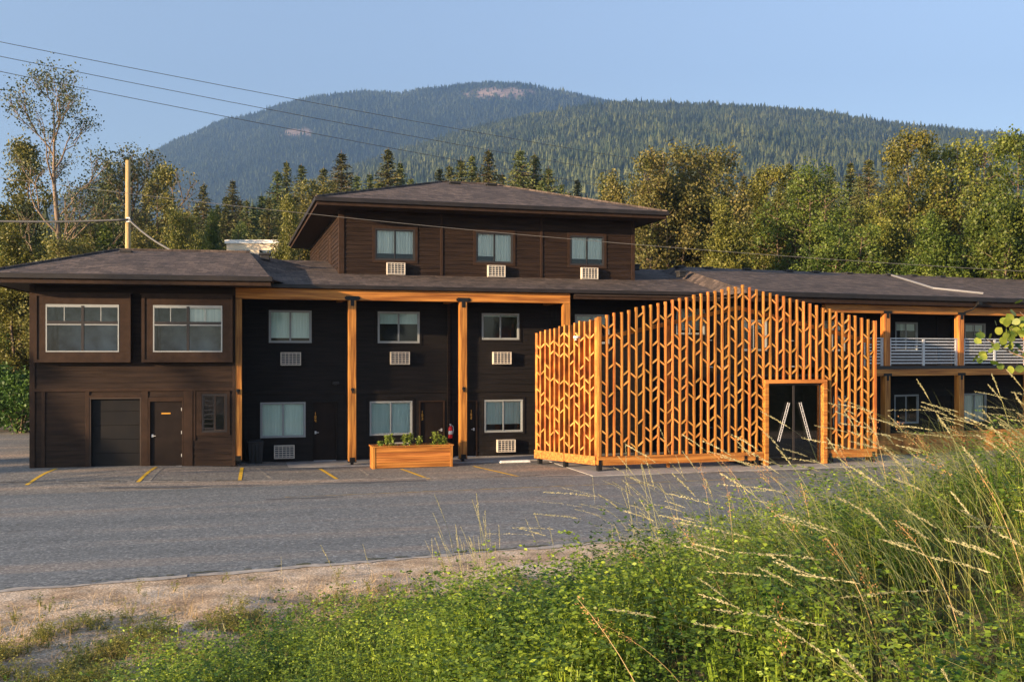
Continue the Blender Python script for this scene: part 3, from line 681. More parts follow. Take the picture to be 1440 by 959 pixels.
# projecting bay boxes
glz = [(-8.46, -6.27, 3.89, 5.40), (-5.23, -3.08, 3.89, 5.40)]
for k, ((a, b, c, d), (ga, gb, gc, gd)) in enumerate(zip(bays, glz)):
    pj = .30; w, h = b-a, d-c; x0, x1, y0, y1 = ga-a, gb-a, gc-c, gd-c
    s = MB()
    for (p0, p1, p2, p3) in ((0, w, 0, y0), (0, w, y1, h), (0, x0, y0, y1), (x1, w, y0, y1)): s.box((p0, 0, p2), (p1, .05, p3))
    s.box((0, .05, 0), (w, pj, .05)); s.box((0, .05, h-.05), (w, pj, h)); s.box((0, .05, .05), (.05, pj, h-.05)); s.box((w-.05, .05, .05), (w, pj, h-.05))
    bw = part('bay_window', s, M['trim'], hotel, F11, (a, LV-pj, c), bevel=.005)
    e = MB()
    for (p0, p1, p2, p3) in ((0, w, 0, .09), (0, w, h-.09, h), (0, .09, .09, h-.09), (w-.09, w, .09, h-.09)): e.box((p0-.004, -.03, p2), (p1+.004, -.001, p3))
    e.box((-.05, -.05, h+.002), (w+.05, pj, h+.03)); sub('trim', e, M['trim'], bw)
    f = MB(); t = .038; mx = x0+(x1-x0)*.5; my = y0+(y1-y0)*.62
    for (p0, p1, p2, p3) in ((x0, x1, y0, y0+t), (x0, x1, y1-t, y1), (x0, x0+t, y0+t, y1-t), (x1-t, x1, y0+t, y1-t)): f.box((p0, -.012, p2), (p1, .06, p3))
    sub('frame', f, M['vinyl'], bw)
    f = MB(); f.box((mx-.04, -.02, y0+t), (mx+.04, .055, y1-t)); f.box((x0+t, -.018, my-.045), (mx-.04, .055, my+.045)); f.box((mx+.04, -.018, my-.045), (x1-t, .055, my+.045)); sub('mullion', f, M['darkframe'], bw)
    f = MB()
    for qx in ((x0+mx)/2, (mx+x1)/2): f.box((qx-.012, .0, my+.045), (qx+.012, .03, y1-t))
    for (p0, p1) in ((x0+t, mx-.04), (mx+.04, x1-t)):
        f.box((p0, -.008, my-.085), (p1, .035, my-.047)); f.box((p0, -.008, y1-t-.05), (p1, .035, y1-t-.002))
    sub('muntin', f, M['vinyl'], bw)
    for (p0, p1, p2, p3) in ((x0+t, mx-.04, y0+t, my-.1), (mx+.04, x1-t, y0+t, my-.1), (x0+t, mx-.04, my+.04, y1-t-.05), (mx+.04, x1-t, my+.04, y1-t-.05)):
        p = MB(); p.quad((p0, .02, p2), (p1, .02, p2), (p1, .02, p3), (p0, .02, p3)); sub('pane', p, M['glass'], bw)
    l = MB(); dd = 1.6
    l.quad((x0, dd, y0), (x1, dd, y0), (x1, dd, y1), (x0, dd, y1)); l.quad((x0, .06, y0), (x0, dd, y0), (x0, dd, y1), (x0, .06, y1)); l.quad((x1, .06, y0), (x1, .06, y1), (x1, dd, y1), (x1, dd, y0))
    l.quad((x0, .06, y0), (x1, .06, y0), (x1, dd, y0), (x0, dd, y0)); l.quad((x0, .06, y1), (x0, dd, y1), (x1, dd, y1), (x1, .06, y1))
    l.box((x0+.35, dd-.04, y0+.35+.3), (x0+.95, dd-.01, y0+.95)); sub('lining', l, M['wing_interior'], bw)
    if k == 1:
        c_ = MB(); c_.box((mx+.05, .10, my+.02), (x1-.03, .12, y1-.03)); sub('blind', c_, M['curtain'], bw)
# garage door, service door, louvred window
a, b, c, d = gar; gd_ = MB(); w, h = b-a, d-c
for k in range(5): gd_.box((0, .10, h*k/5+.004), (w, .14, h*(k+1)/5-.006))
gd_.box((0, .13, 0), (w, .16, h)); M['garage'] = mat('charcoal_garage_door', (.009, .009, .010), .6, var=(.013, .012, .012), nscale=2, spec=.12)
gdo = part('garage_door', gd_, M['garage'], hotel, F11, (a, LV, c), bevel=.004)
gj = MB(); gj.box((w-.04, -.03, 0), (w, .1, h)); gj.box((0, -.03, 0), (.04, .1, h)); gj.box((.04, -.03, h-.04), (w-.04, .1, h)); sub('door_frame', gj, M['soffit'], gdo)
sd_ = door(F11, *ldoor, LV, handle_side=0)
n = MB(); n.box((.40, .018, 1.70), (.68, .03, 1.745)); sub('sign_plate', n, M['brass'], sd_)
hg = MB()
for z in (.3, 1.05, 1.8): hg.box((1.015, .0, z), (1.045, .028, z+.1))
sub('hinge', hg, M['galv'], sd_)
window(F11, *lwin, LV, drop=0, split=.5, frame='dark', depth=.3, trim=None, label='narrow louvred window with a pale-rimmed right sash')
s = MB(); lw_ = lwin[1]-lwin[0]; lh = lwin[3]-lwin[2]
for (p0, p1, p2, p3) in ((.40, .74, .04, .075), (.40, .74, lh-.075, lh-.04), (.40, .43, .075, lh-.075), (.71, .74, .075, lh-.075)): s.box((p0, -.03, p2), (p1, -.013, p3))
part('screen_frame', s, M['soffit'], hotel, F11, (lwin[0], LV, lwin[2])); 
s = MB()
for k in range(7): s.box((.06, -.03, .12+k*.15), (.38, .02, .145+k*.15))
part('louvre', s, M['darkframe'], hotel, F11, (lwin[0], LV, lwin[2]))
# wing roof
e0, e1, ev = -10.15, -1.5, 32.72; ez = 6.27
rf = MB(); rf.add([(e0, ev, ez), (e1, ev, ez), (-2.6, 39.6, 7.74), (-7.4, 39.6, 7.74), (e0, 46.6, ez), (1.5, 46.6, ez), (e1, 35.6, ez), (1.0, 39.6, 6.9),
                   (e0, ev, ez-.05), (e1, ev, ez-.05), (e0, 46.6, ez-.05), (1.5, 46.6, ez-.05)],
                  [(0, 1, 2, 3), (0, 3, 4), (3, 2, 5, 4), (1, 6, 7, 2), (0, 8, 9, 1), (8, 10, 11, 9), (4, 10, 8, 0), (5, 11, 10, 4)])
wing_roof = roof_obj(rf, F11)
fa = MB(); fa.box((e0-.06, ev-.09, ez-.13), (e1+.05, ev-.01, ez+.03)); fa.box((e0-.06, ev-.01, ez-.13), (e0+.0, 46.6, ez+.03)); fa.box((e1, ev-.01, ez-.13), (e1+.05, ev+1.0, ez+.03)); part('gutter', fa, M['fascia'], hotel, F11, bevel=.01)
fa = MB(); fa.box((e0+.02, ev+.01, ez-.27), (e1-.0, ev+.05, ez-.06)); fa.box((e0+.02, ev+.05, ez-.27), (e0+.06, 46.5, ez-.06)); part('fascia', fa, M['trim'], hotel, F11)
so = MB(); so.box((e0+.07, ev+.06, ez-.24), (e1-.01, LV-.03, ez-.21)); so.box((e0+.07, LV-.03, ez-.24), (W0-.01, 46.4, ez-.21)); so.box((W1+.02, LV-.03, ez-.24), (e1-.01, LV+.4, ez-.21)); part('soffit', so, M['soffit'], hotel, F11)
rc = MB(); rc.tube([(e0, ev, ez+.02), (-7.4, 39.6, 7.76)], .05, 6); rc.tube([(-7.4, 39.6, 7.76), (-2.6, 39.6, 7.76)], .05, 6); sub('ridge_cap', rc, M['roof'], wing_roof)
roof_vent(-7.0, 39.0, 7.64, F11); roof_vent(-2.0, 39.0, 7.64, F11); roof_vent(1.4, 40.6, 7.5, F11)

# --- right wing with balconies, turned a little further
QV = 30.45; QE = 5.97
q0, q1 = 21.3, 52.0
rf = MB(); rf.add([(q0, QV-.45, QE+.12), (q1, QV-.45, QE+.12), (q1, QV+8.2, 7.76), (q0+2.2, QV+8.2, 7.76), (q0, QV+17, QE+.12), (q1, QV+17, QE+.12), (q0, QV-.45, QE+.06), (q1, QV-.45, QE+.06), (q1, QV+17, QE+.06), (q0, QV+17, QE+.06)],
                  [(0, 1, 2, 3), (3, 2, 5, 4), (6, 9, 8, 7), (0, 6, 7, 1), (4, 5, 8, 9), (0, 3, 4, 9, 6), (1, 7, 8, 5, 2)])
right_roof = roof_obj(rf, F22)
fa = MB(); fa.box((q0, QV-.54, QE-.05), (q1, QV-.46, QE+.13)); part('gutter', fa, M['fascia'], hotel, F22, bevel=.01)
fa = MB(); fa.box((q0, QV-.44, QE-.24), (q1, QV-.40, QE-.02)); part('fascia', fa, M['trim'], hotel, F22)
so = MB(); so.box((q0, QV-.39, QE-.06), (q1, QV+1.9, QE-.03)); part('soffit', so, M['soffit'], hotel, F22)
for k in range(10): 
    u = 21.2+k*1.95; roof_vent(u+.3*math.sin(k*2), QV+7.7, 7.72, F22, .14)
roof_vent(22.2, QV+5.6, 7.30, F22, .14)
fl = MB()
pz = lambda v: QE+.12+(v-(QV-.45))*(7.76-QE-.12)/8.65
pl = [(35.5, QV+8.0), (32.6, QV+2.2), (33.9, QV+.8)]
fl.tube([(u, v, pz(v)+.03) for u, v in pl], .055, 6); part('roof_flashing', fl, M['lead'], hotel, F22)
B0 = 26.9; WVr = QV+1.75
rh_hi, rh_lo, rdoors = [], [], []
for k in range(6):
    b = 20.4 + 3.78*k
    rh_hi.append((b+2.1, b+3.3, 3.95, 5.15)); rh_lo.append((b+2.05, b+3.35, .95, 2.15)); rdoors.append((b+.55, b+1.45, 3.35, 5.4)); rdoors.append((b+.55, b+1.45, .05, 2.1))
rw = MB(); lap(rw, q0, q1, .02, 3.05, WVr, rh_lo+rdoors); lap(rw, q0, q1, 3.3, 6.02, WVr, rh_hi+rdoors); part('wall', rw, M['black_siding'], hotel, F22)
rw = MB(); rw.box((q1-.2, WVr, 0), (q1, QV+16.5, 6.0)); rw.box((q0, QV+16.3, 0), (q1-.2, QV+16.5, 6.0)); part('wall', rw, M['black_siding'], hotel, F22)
for k in range(6):
    window(F22, *rh_hi[k], WVr, drop=.25, frame='light'); window(F22, *rh_lo[k], WVr, style='curtain', drop=(.0, .0) if k % 2 == 0 else 1.0, frame='light', sash_light=True)
    door(F22, *rdoors[2*k], WVr, jamb='black_siding'); door(F22, *rdoors[2*k+1], WVr, jamb='black_siding')
    l = MB(); l.box((-.05, -.1, -.16), (.05, 0, .16)); part('wall_lamp', l, M['cedar_dark'], hotel, F22, (20.4+3.78*k+1.7, WVr-.03, 1.72), bevel=.01)
dk = MB(); dk.box((B0, QV-.1, 3.24), (q1, WVr-.03, 3.36)); part('deck', dk, M['darkframe'], hotel, F22, bevel=.008)
for z0_, z1_ in ((2.98, 3.235), (5.40, 5.72)):
    bm_ = MB(); bm_.box((B0 if z0_ < 4 else 25.0, QV-.12, z0_), (q1, QV+.12, z1_)); part('beam', bm_, M['cedar_h'], hotel, F22, bevel=.012)
ru = [20.4+3.78*k for k in range(8)]
for k, u in enumerate(ru):
    if u < B0: continue
    p = MB(); p.box((-.13, -.13, .18), (.13, .13, 2.975)); p.box((-.13, -.13, 3.365), (.13, .13, 5.395)); q = part('post', p, M['cedar'], hotel, F22, (u, QV, 0), bevel=.012)
    for zt in (2.98, 5.40):
        b = MB(); b.box((-.20, -.142, zt+.0), (.20, -.1325, zt+.10)); b.box((-.06, -.142, zt-.18), (.06, -.1325, zt)); sub('bracket', b, M['steel'], q)
    b = MB(); b.lathe([(.09, .0), (.09, .18)], 10); sub('foot', b, M['steel'], q)
    if k == 3:
        l = MB(); l.tube([(.1, -.16, 5.5), (.35, -.35, 5.62), (.5, -.5, 5.85)], .03, 6); l.box((.42, -.6, 5.8), (.6, -.42, 5.92)); sub('flood_lamp', l, M['steel'], q)
    if k < 7:
        ra = MB(); L_ = 3.78-.28
        for x in (.0, L_/2-.05, L_-.10): ra.box((x, -.03, 3.37), (x+.10, .03, 4.42))
        ra.box((.0, -.045, 4.42), (L_, .045, 4.46))
        rl = part('railing', ra, M['galv'], hotel, F22, (u+.14, QV-.02, 0))
        rb = MB()
        for j in range(8): rb.box((.10, -.012, 3.45+j*.121), (L_/2-.05, .012, 3.505+j*.121)); rb.box((L_/2+.05, -.012, 3.45+j*.121), (L_-.10, .012, 3.505+j*.121))
        sub('railing_bars', rb, M['galv'], rl)
ra = MB(); ra.box((0, -.03, 3.37), (.10, .03, 4.42)); ra.box((.0, -.045, 4.42), (.9, .045, 4.46)); ra.box((.80, -.03, 3.37), (.90, .03, 4.42))
rl = part('railing', ra, M['galv'], hotel, F22, (B0+.02, QV-.02, 0)); rb = MB()
for j in range(8): rb.box((.10, -.012, 3.45+j*.121), (.80, .012, 3.505+j*.121))
sub('railing_bars', rb, M['galv'], rl)
structure('side_walkway', MB().box((q0, QV-.35, -.1), (q1, WVr-.03, .05)), M['slab'], F22)

# ------------------------------------------------------------------ slatted cedar entrance screen
SV = 30.32; SU0, SU1 = 11.64, 22.02; rk = random.Random(4)
screen = root_at('slatted_screen', F16, (16.8, SV, .03), 'tall cedar slat screen with a gabled top and small diagonal blocks around the glass entrance', 'screen')
PEAK = 16.75
def top_z(u):
    return 5.05 + (6.16-5.05)*((u-SU0)/(PEAK-SU0)) if u < PEAK else 6.16 + (4.98-6.16)*((u-PEAK)/(SU1-PEAK))
DU0, DU1, DZ = 17.62, 19.88, 2.82
def rail(mb, p, d, length, s0, s1, za, zb, t=.05):
    c = Vector(p) + d*((s0+s1)/2); n = Vector((-d.y, d.x, 0))
    mb.obox((c.x, c.y, (za+zb)/2), d*((s1-s0)/2), n*t, (0, 0, (zb-za)/2))
def slats(p, d, length, ns, topf, zb, hole=None, seed=0, name='slat_panel', label=None, sw_=.030, dp_=.07, off=0.0, wm='cedar'):
    """vertical boards with short diagonal blocks in the gaps; d = unit direction along the panel"""
    rr = random.Random(seed); n = Vector((-d.y, d.x, 0)); mb = MB(); sp = length/ns
    for k in range(ns+1):
        s = k*sp; c = Vector(p)+d*s; t = topf(s) + rr.uniform(-.03, .03)
        z0_ = zb if not (hole and hole[0] < s < hole[1]) else hole[2]
        w = sw_ if 0 < k < ns else .055
        lean = rr.uniform(-.006, .006)
        mb.obox((c.x+lean+n.x*off, c.y+n.y*off, (z0_+t)/2), d*w, n*(dp_ if 0 < k < ns else .075), (0, 0, (t-z0_)/2))
    o = part(name, mb, M[wm], screen, F16, bevel=.006)
    bl = MB()
    for k in range(ns):
        s = (k+.5)*sp; c = Vector(p)+d*s; t = min(topf(k*sp), topf((k+1)*sp)) - .22
        inh = hole and hole[0] < s < hole[1]
        z = (hole[2]+.25 if inh else zb+.2) + rr.uniform(0, .5); dr = 1 if (k % 2) else -1
        hx = (sp-2*sw_)/2-.001
        while z < t:
            up = Vector((0, 0, 1)); sl = hx*.70*dr
            ax = d*hx + up*sl; th = .026
            bl.obox((c.x, c.y, z), ax, n*.062, up*th)
            z += rr.choice((.34, .40, .58, .74, .92))
    sub('lattice', bl, M['cedar_lit'], o)
    if label: o['label'] = label
    return o
dF = Vector((1, 0, 0)); pF = (SU0, SV, 0)
slats(pF, dF, SU1-SU0, 40, lambda s: top_z(SU0+s), .50, (DU0-SU0-.05, DU1-SU0+.05, DZ+.12), 3, label='wide gabled front panel of upright cedar slats')
pB = Vector((10.39, 33.08, 0)); pC = Vector((SU0, SV, 0)); dS = (pB-pC); LS = dS.length; dS.normalize()
nS = Vector((-dS.y, dS.x, 0))
slats((pC+dS*.13)[:], dS, LS-.13, 12, lambda s: 5.0-.44*s/LS, .50, None, 9, sw_=.036, dp_=.115, off=(-.045 if Vector((-dS.y, dS.x)).x > 0 else .045)*-1, wm='cedar_side', label='short side panel of cedar slats facing the parking bays')
bk = MB()
for k in range(11):
    s0 = .22+(LS-.25)*k/11; c = pC + dS*(s0+(LS-.25)/22) + (-nS if nS.x > 0 else nS)*-.175
    bk.obox((c.x, c.y, 2.5+.0), dS*((LS-.25)/22-.006), nS*.012, (0, 0, 2.0+.0-.02*k))
part('back_boards', bk, M['cedar_dark'], screen, F16)
rl = MB(); L1 = DU0-SU0
for (pp, d_, a, b) in ((pF, dF, -.07, 5.25), (pF, dF, 5.27, L1-.03), (pF, dF, DU1-SU0+.16, SU1-SU0+.07), (pC[:], dS, .10, LS*.52), (pC[:], dS, LS*.52+.02, LS+.06)):
    rl = MB(); rail(rl, pp, d_, 0, a, b, .21, .50, .085); part('bottom_rail', rl, M['cedar_h'], screen, F16, bevel=.01)
# rear rails and rafters tying the slats
rr_ = MB()
for (a, b) in (((SU0, 4.3), (PEAK, 5.4)), ((PEAK, 5.4), (SU1, 4.25))):
    A, B = Vector((a[0], SV+.16, a[1])), Vector((b[0], SV+.16, b[1])); d = (B-A)/2; up = Vector((0, 0, .07)); rr_.obox((A+B)/2, d, (0, .035, 0), up)
part('rafter', rr_, M['cedar_dark'], screen, F16, bevel=.008)
rr_ = MB(); 
for uu, zt in ((SU0+.12, 4.9), (14.2, 5.0), (20.4, 4.7), (SU1-.1, 4.6)): rr_.box((uu-.05, SV+.2, .05), (uu+.05, SV+.3, zt))
part('rear_post', rr_, M['cedar_dark'], screen, F16, bevel=.008)
for (u, v) in ((SU0, SV), (SU0+5.26, SV), (DU0-.3, SV), (DU1+.3, SV), (SU1-.1, SV), (pC+dS*LS*.52)[:2], (pC+dS*LS*.95)[:2]):
    f = MB(); f.box((-.07, -.10, 0), (.07, .09, .206)); f.box((-.05, -.105, .206), (.05, -.09, .36)); part('foot', f, M['steel'], screen, F16, (u, v, .03), bevel=.006)
# portal and glass doors
pt = MB(); pt.box((DU0-.02, SV-.16, .03), (DU0+.13, SV+.16, DZ)); pt.box((DU1, SV-.16, .03), (DU1+.15, SV+.16, DZ)); pt.box((DU0-.02, SV-.16, DZ+.002), (DU1+.15, SV+.16, DZ+.13))
part('portal', pt, M['cedar_h'], screen, F16, bevel=.01)
dw = (DU1-DU0-.13)/2
for k in range(2):
    x0 = DU0+.13+dw*k; f = MB(); t = .04
    for (p0, p1, p2, p3) in ((.0, dw, .0, .09), (0, dw, DZ-.03-.07, DZ-.03), (0, t, .09, DZ-.10), (dw-t, dw, .09, DZ-.10)): f.box((p0+.003, 0, p2), (p1-.003, .05, p3))
    o = part('door', f, M['darkframe'], screen, F16, (x0, SV+.02, .035), bevel=.004)
    p = MB(); p.quad((t, .025, .09), (dw-t, .025, .09), (dw-t, .025, DZ-.10), (t, .025, DZ-.10)); sub('pane', p, M['glass_dark'], o)
    h = MB(); sgn = -1 if k == 0 else 1; xa = dw-.33 if k == 0 else .12; 
    A = Vector(((dw-.22) if k == 0 else .22, -.04, 2.12)); B = Vector(((dw-.62) if k == 0 else .62, -.04, .80)); dd = (B-A).normalized(); q = Vector((-dd.z, 0, dd.x))*.04
    h.tube([A+q, B+q], .010, 6); h.tube([A-q, B-q], .010, 6)
    for j in range(15):
        h.tube([A+(B-A)*(j/15)+q*(1 if j % 2 else -1), A+(B-A)*((j+1)/15)-q*(1 if j % 2 else -1)], .008, 5)
    sub('handle', h, M['galv'], o)
en = MB(); ev0, ev1 = SV+.35, SV+2.2
en.quad((DU0-.6, ev1, .03), (DU1+.7, ev1, .03), (DU1+.7, ev1, 3.0), (DU0-.6, ev1, 3.0)); en.box((DU0-.62, ev0, .03), (DU0-.58, ev1, 3.0)); en.box((DU1+.68, ev0, .03), (DU1+.72, ev1, 3.0)); en.box((DU0-.62, ev0-.05, 3.0), (DU1+.72, ev1, 3.06))
part('lobby_wall', en, M['interior'], screen, F16)
# camera on the side panel
cp = pC+dS*.95; on = -nS if nS.y > 0 else nS
mb = MB(); mb.lathe([(.05, 0), (.05, .03)], 12); mb.tube([(0, 0, .02), (0, 0, .09), (-.02, -.05, .10)], .018, 8); mb.tube([(-.10, -.06, .10), (.12, -.06, .10)], .045, 12)
sc_ = link('security_camera', mb.mesh('security_camera', M['white'], True), None, F16.M @ T(Vector((cp.x, cp.y, 4.28)) + on*.13)); tag(sc_, 'small white security camera on the side of the cedar screen', 'camera')

# ------------------------------------------------------------------ smaller things by the facade
# planter box
pr = root_at('planter_box', F16, (4.72, 33.2, .0), 'long low cedar planter box on the asphalt between two posts', 'planter')
L_, Dp, H_ = 2.72, .62, .74
for a, b, nm in (((0, 0), (L_, 0), 'front'), ((0, Dp), (L_, Dp), 'back')):
    mb = MB()
    for k in range(4): mb.box((.08, a[1]-.02, .03+k*.172), (L_-.08, a[1]+.02, .03+k*.172+.164))
    part('side_boards', mb, M['cedar_h'], pr, F16, (4.66, 33.05, 0), bevel=.006)
for x in (0, L_-.09):
    mb = MB(); mb.box((x, -.035, 0), (x+.09, .02, .725)); mb.box((x, .02, .0), (x+.04, Dp+.02, .725)); part('end_boards', mb, M['cedar'], pr, F16, (4.66, 33.05, 0), bevel=.006)
mb = MB(); mb.box((-.03, -.06, .727), (L_+.03, .06, .765)); mb.box((-.03, Dp-.05, .727), (L_+.03, Dp+.06, .765)); mb.box((-.03, .06, .727), (.08, Dp-.05, .765)); mb.box((L_-.08, .06, .727), (L_+.03, Dp-.05, .765)); part('rim', mb, M['cedar_h'], pr, F16, (4.66, 33.05, 0), bevel=.006)
mb = MB(); mb.box((.05, .03, .5), (L_-.05, Dp-.03, .68)); part('soil', mb, M['soil'], pr, F16, (4.66, 33.05, 0))
def leaf_rhombs(C, A, B, S, Wf=.5):
    """C centres, A unit along, B unit across, S length -> 4 verts per leaf"""
    S = np.asarray(S)[:, None]
    return np.stack([C-A*S*.5, C+B*S*Wf*.5-A*S*.05, C+A*S*.5, C-B*S*Wf*.5-A*S*.05], 1).reshape(-1, 3)
def quads(n, off=0): return np.arange(n*4).reshape(n, 4)+off
def rdir(rg, n, up=0.0):
    v = rg.normal(size=(n, 3)); v[:, 2] += up; return v/np.linalg.norm(v, axis=1, keepdims=True)
def cross_b(rg, A):
    v = rg.normal(size=A.shape); b = np.cross(A, v); return b/np.linalg.norm(b, axis=1, keepdims=True)
M['herb'] = mat('planter_leaves', (.10, .16, .02), .5, var=(.20, .24, .04), nscale=12, trans=.3)
words = ['first', 'second', 'third', 'fourth', 'fifth', 'sixth', 'seventh', 'eighth', 'ninth', 'tenth']
for k, (x, hh) in enumerate(((.28, .22), (.52, .42), (.70, .46), (1.14, .44), (1.30, .48), (1.60, .36), (2.12, .50), (2.30, .42), (2.48, .34))):
    rg = np.random.default_rng(100+k); n = 150
    zz = rg.uniform(0, 1, n)**.8; C = np.stack([rg.normal(0, .045, n)+.03*np.sin(zz*3+k), rg.normal(0, .05, n), zz*hh], 1)
    A = rdir(rg, n, .8); B = cross_b(rg, A)
    me = np_mesh('herb_plant', leaf_rhombs(C, A, B, rg.uniform(.05, .10, n), .55), quads(n), M['herb'])
    o = link('herb_plant', me, None, F16.M @ T(Vector((4.66+x, 33.32, .68))))
    tag(o, f'leafy green herb in the cedar planter box, {words[k]} from the left', 'plant', 'herbs growing in the planter box')
# bin
bn = root_at('rubbish_bin', F16, (.96, 35.3, .05), 'black lidded rubbish bin against the dark wall beside the first post', 'bin')
mb = MB(); mb.add([(-.21, -.2, 0), (.21, -.2, 0), (.21, .2, 0), (-.21, .2, 0), (-.26, -.25, .74), (.26, -.25, .74), (.26, .25, .74), (-.26, .25, .74)], [(0, 3, 2, 1), (4, 5, 6, 7), (0, 1, 5, 4), (1, 2, 6, 5), (2, 3, 7, 6), (3, 0, 4, 7)])
for x in (-.12, 0, .12): mb.box((x-.012, -.262, .1), (x+.012, -.21, .7))
part('body', mb, M['rubber'], bn, F16, (.96, 35.3, .05), bevel=.012)
mb = MB(); mb.box((-.28, -.27, .742), (.28, .27, .80)); mb.box((-.2, -.2, .80), (.2, .2, .83)); part('lid', mb, M['rubber'], bn, F16, (.96, 35.3, .05), bevel=.015)
# extinguisher
ex = root_at('fire_extinguisher', F16, (7.86, MV-.22, .76), 'red fire extinguisher with a white label on the dark downpipe', 'fire extinguisher')
mb = MB(); mb.lathe([(.0, 0), (.07, .0), (.075, .03), (.075, .36), (.06, .41), (.03, .44)], 16); part('cylinder', mb, M['red'], ex, F16, (7.86, MV-.22, .76), smooth=True)
mb = MB(); mb.lathe([(.0765, .14), (.0765, .27)], 16); part('label_band', mb, M['white'], ex, F16, (7.86, MV-.22, .76), smooth=True)
mb = MB(); mb.lathe([(.025, .44), (.025, .49)], 8); mb.box((-.02, -.06, .49), (.02, .06, .52)); mb.tube([(.02, 0, .47), (.09, -.02, .45), (.11, -.02, .3), (.09, -.02, .16)], .011, 6); part('valve', mb, M['galv'], ex, F16, (7.86, MV-.22, .76))
# white wheel stop, planter wall of the right wing, handrail
mb = MB(); mb.prism([(0, 0), (1.12, 0), (1.08, .07), (.04, .07)], -.13, .13); ws = link('wheel_stop', mb.mesh('wheel_stop', M['white']), None, F16.M @ T(Vector((9.2, 33.7, .016))), .01); tag(ws, 'low white wheel stop on the asphalt left of the slat screen', 'wheel stop')
pw = root_at('timber_planter', F22, (30, QV-.9, 0), 'long low timber planter wall below the right balconies', 'planter')
mb = MB()
for k in range(4): mb.box((25.0, -.03, .02+k*.19), (46, .03, .02+k*.19+.18))
mb.box((24.95, -.06, .785), (46.05, .10, .82)); part('boards', mb, M['cedar_dark'], pw, F22, (0, QV-.9, 0), bevel=.006)
mb = MB(); mb.box((25.0, .035, .3), (46, .45, .7)); mb.box((25.0, .45, .0), (46, .48, .76)); part('soil', mb, M['soil'], pw, F22, (0, QV-.9, 0))
hr = MB(); hr.tube([(0, 0, 0), (0, 0, 1.0), (.3, .3, 1.05), (.3, 1.4, 1.05)], .025, 8); hr.tube([(.3, 1.4, 0), (.3, 1.4, 1.05)], .025, 8); hr.tube([(0.02, .02, .55), (.3, .3, .55), (.3, 1.4, .55)], .018, 8)
o = link('handrail', hr.mesh('handrail', M['galv'], True), None, F22.M @ T(Vector((23.75, QV-1.7, .03)))); tag(o, 'grey metal handrail beside the right end of the slat screen', 'handrail')

# ------------------------------------------------------------------ pole, wires
P_ = Vector(px_pt(180, 499, 52)); 
po = empty('utility_pole', T(Vector((P_.x, P_.y, 0))), 'bare wooden utility pole standing behind the left roof', 'utility pole'); r_m[po.name] = po.matrix_basis.copy()
mb = MB(); mb.tube([(0, 0, -.5), (0, 0, 3.8+273/1400*52)], [.17, .125], 14); link('pole', mb.mesh('pole', M['polewood'], True), po)
mb = MB(); mb.tube([(.12, -.16, 10.82), (.22, -.2, 10.82)], .05, 8); mb.box((-.02, -.19, 10.7), (.16, -.14, 10.95)); link('wire_clamp', mb.mesh('wire_clamp', M['galv']), po)
def wire(a, b, sag, r, label, name='power_line', group=None, m='wire', n=26):
    a, b = Vector(a), Vector(b); pts = []
    for i in range(n+1):
        t = i/n; p = a.lerp(b, t); p.z -= sag*4*t*(1-t); pts.append(p)
    o = link(name, MB().tube(pts, r, 5).mesh(name, M[m], True)); return tag(o, label, 'wire', group)
def off_pole(name, p, label):
    o = link(name, MB().tube([(0, 0, -1), (0, 0, p[2]+.6)], [.2, .15], 10).mesh(name, M['polewood'], True), None, T(Vector((p[0], p[1], 0)))); return tag(o, label, 'utility pole')
A0, A1 = px_pt(-160, 30, 60), px_pt(1700, 326, 150)
wire(px_pt(-160, 27, 60), px_pt(1700, 312, 160), 2.7, .022, 'top one of the three parallel power lines crossing the sky', group='three power lines crossing the sky')
wire(px_pt(-160, 47, 60), px_pt(1700, 336, 160), 2.7, .022, 'middle one of the three parallel power lines crossing the sky', group='three power lines crossing the sky')
wire(px_pt(-160, 68, 60), px_pt(1700, 360, 160), 2.7, .022, 'lowest of the three parallel power lines crossing the sky', group='three power lines crossing the sky')
cl = px_pt(181, 309, 51.8)
wire(px_pt(-260, 292, 49), cl, .35, .055, 'thick cable running from beyond the left edge to the wooden pole', 'cable')
wire(cl, px_pt(283, 366, 45), .35, .05, 'thick cable sagging from the wooden pole down to the left roof', 'cable')
wire(px_pt(-120, 234, 31), px_pt(1640, 392, 29), .42, .007, 'thin pale wire slanting in front of the third storey', 'service_wire')

# ------------------------------------------------------------------ far pale building
fb = empty('apartment_building', T(Vector((px_pt(354, 499, 95)[0], 95, 0))), 'small cream flat-roofed building glimpsed between trees behind the hotel', 'building'); r_m[fb.name] = fb.matrix_basis.copy()
M['cream'] = mat('cream_stucco', (.62, .50, .36), .8, var=(.68, .57, .43), nscale=.5)
mb = MB(); mb.box((-2.4, 0, 0), (2.5, 9, 14.4)); link('wall', mb.mesh('wall', M['cream']), fb)
mb = MB(); mb.box((-2.55, -.15, 14.4), (2.65, 9.1, 14.75)); link('roof', mb.mesh('roof', M['white']), fb)
for x in (-1.6, .7):
    mb = MB(); mb.box((x, -.05, 12.6), (x+1.4, .0, 13.8)); mb.box((x+.68, -.08, 12.6), (x+.72, -.05, 13.8)); w_ = link('window', mb.mesh('window', M['vinyl']), fb)
    mb = MB(); mb.box((x+.06, -.07, 12.66), (x+.66, -.052, 13.74)); mb.box((x+.74, -.07, 12.66), (x+1.34, -.052, 13.74)); link('pane', mb.mesh('pane', M['glass_dark']), w_)

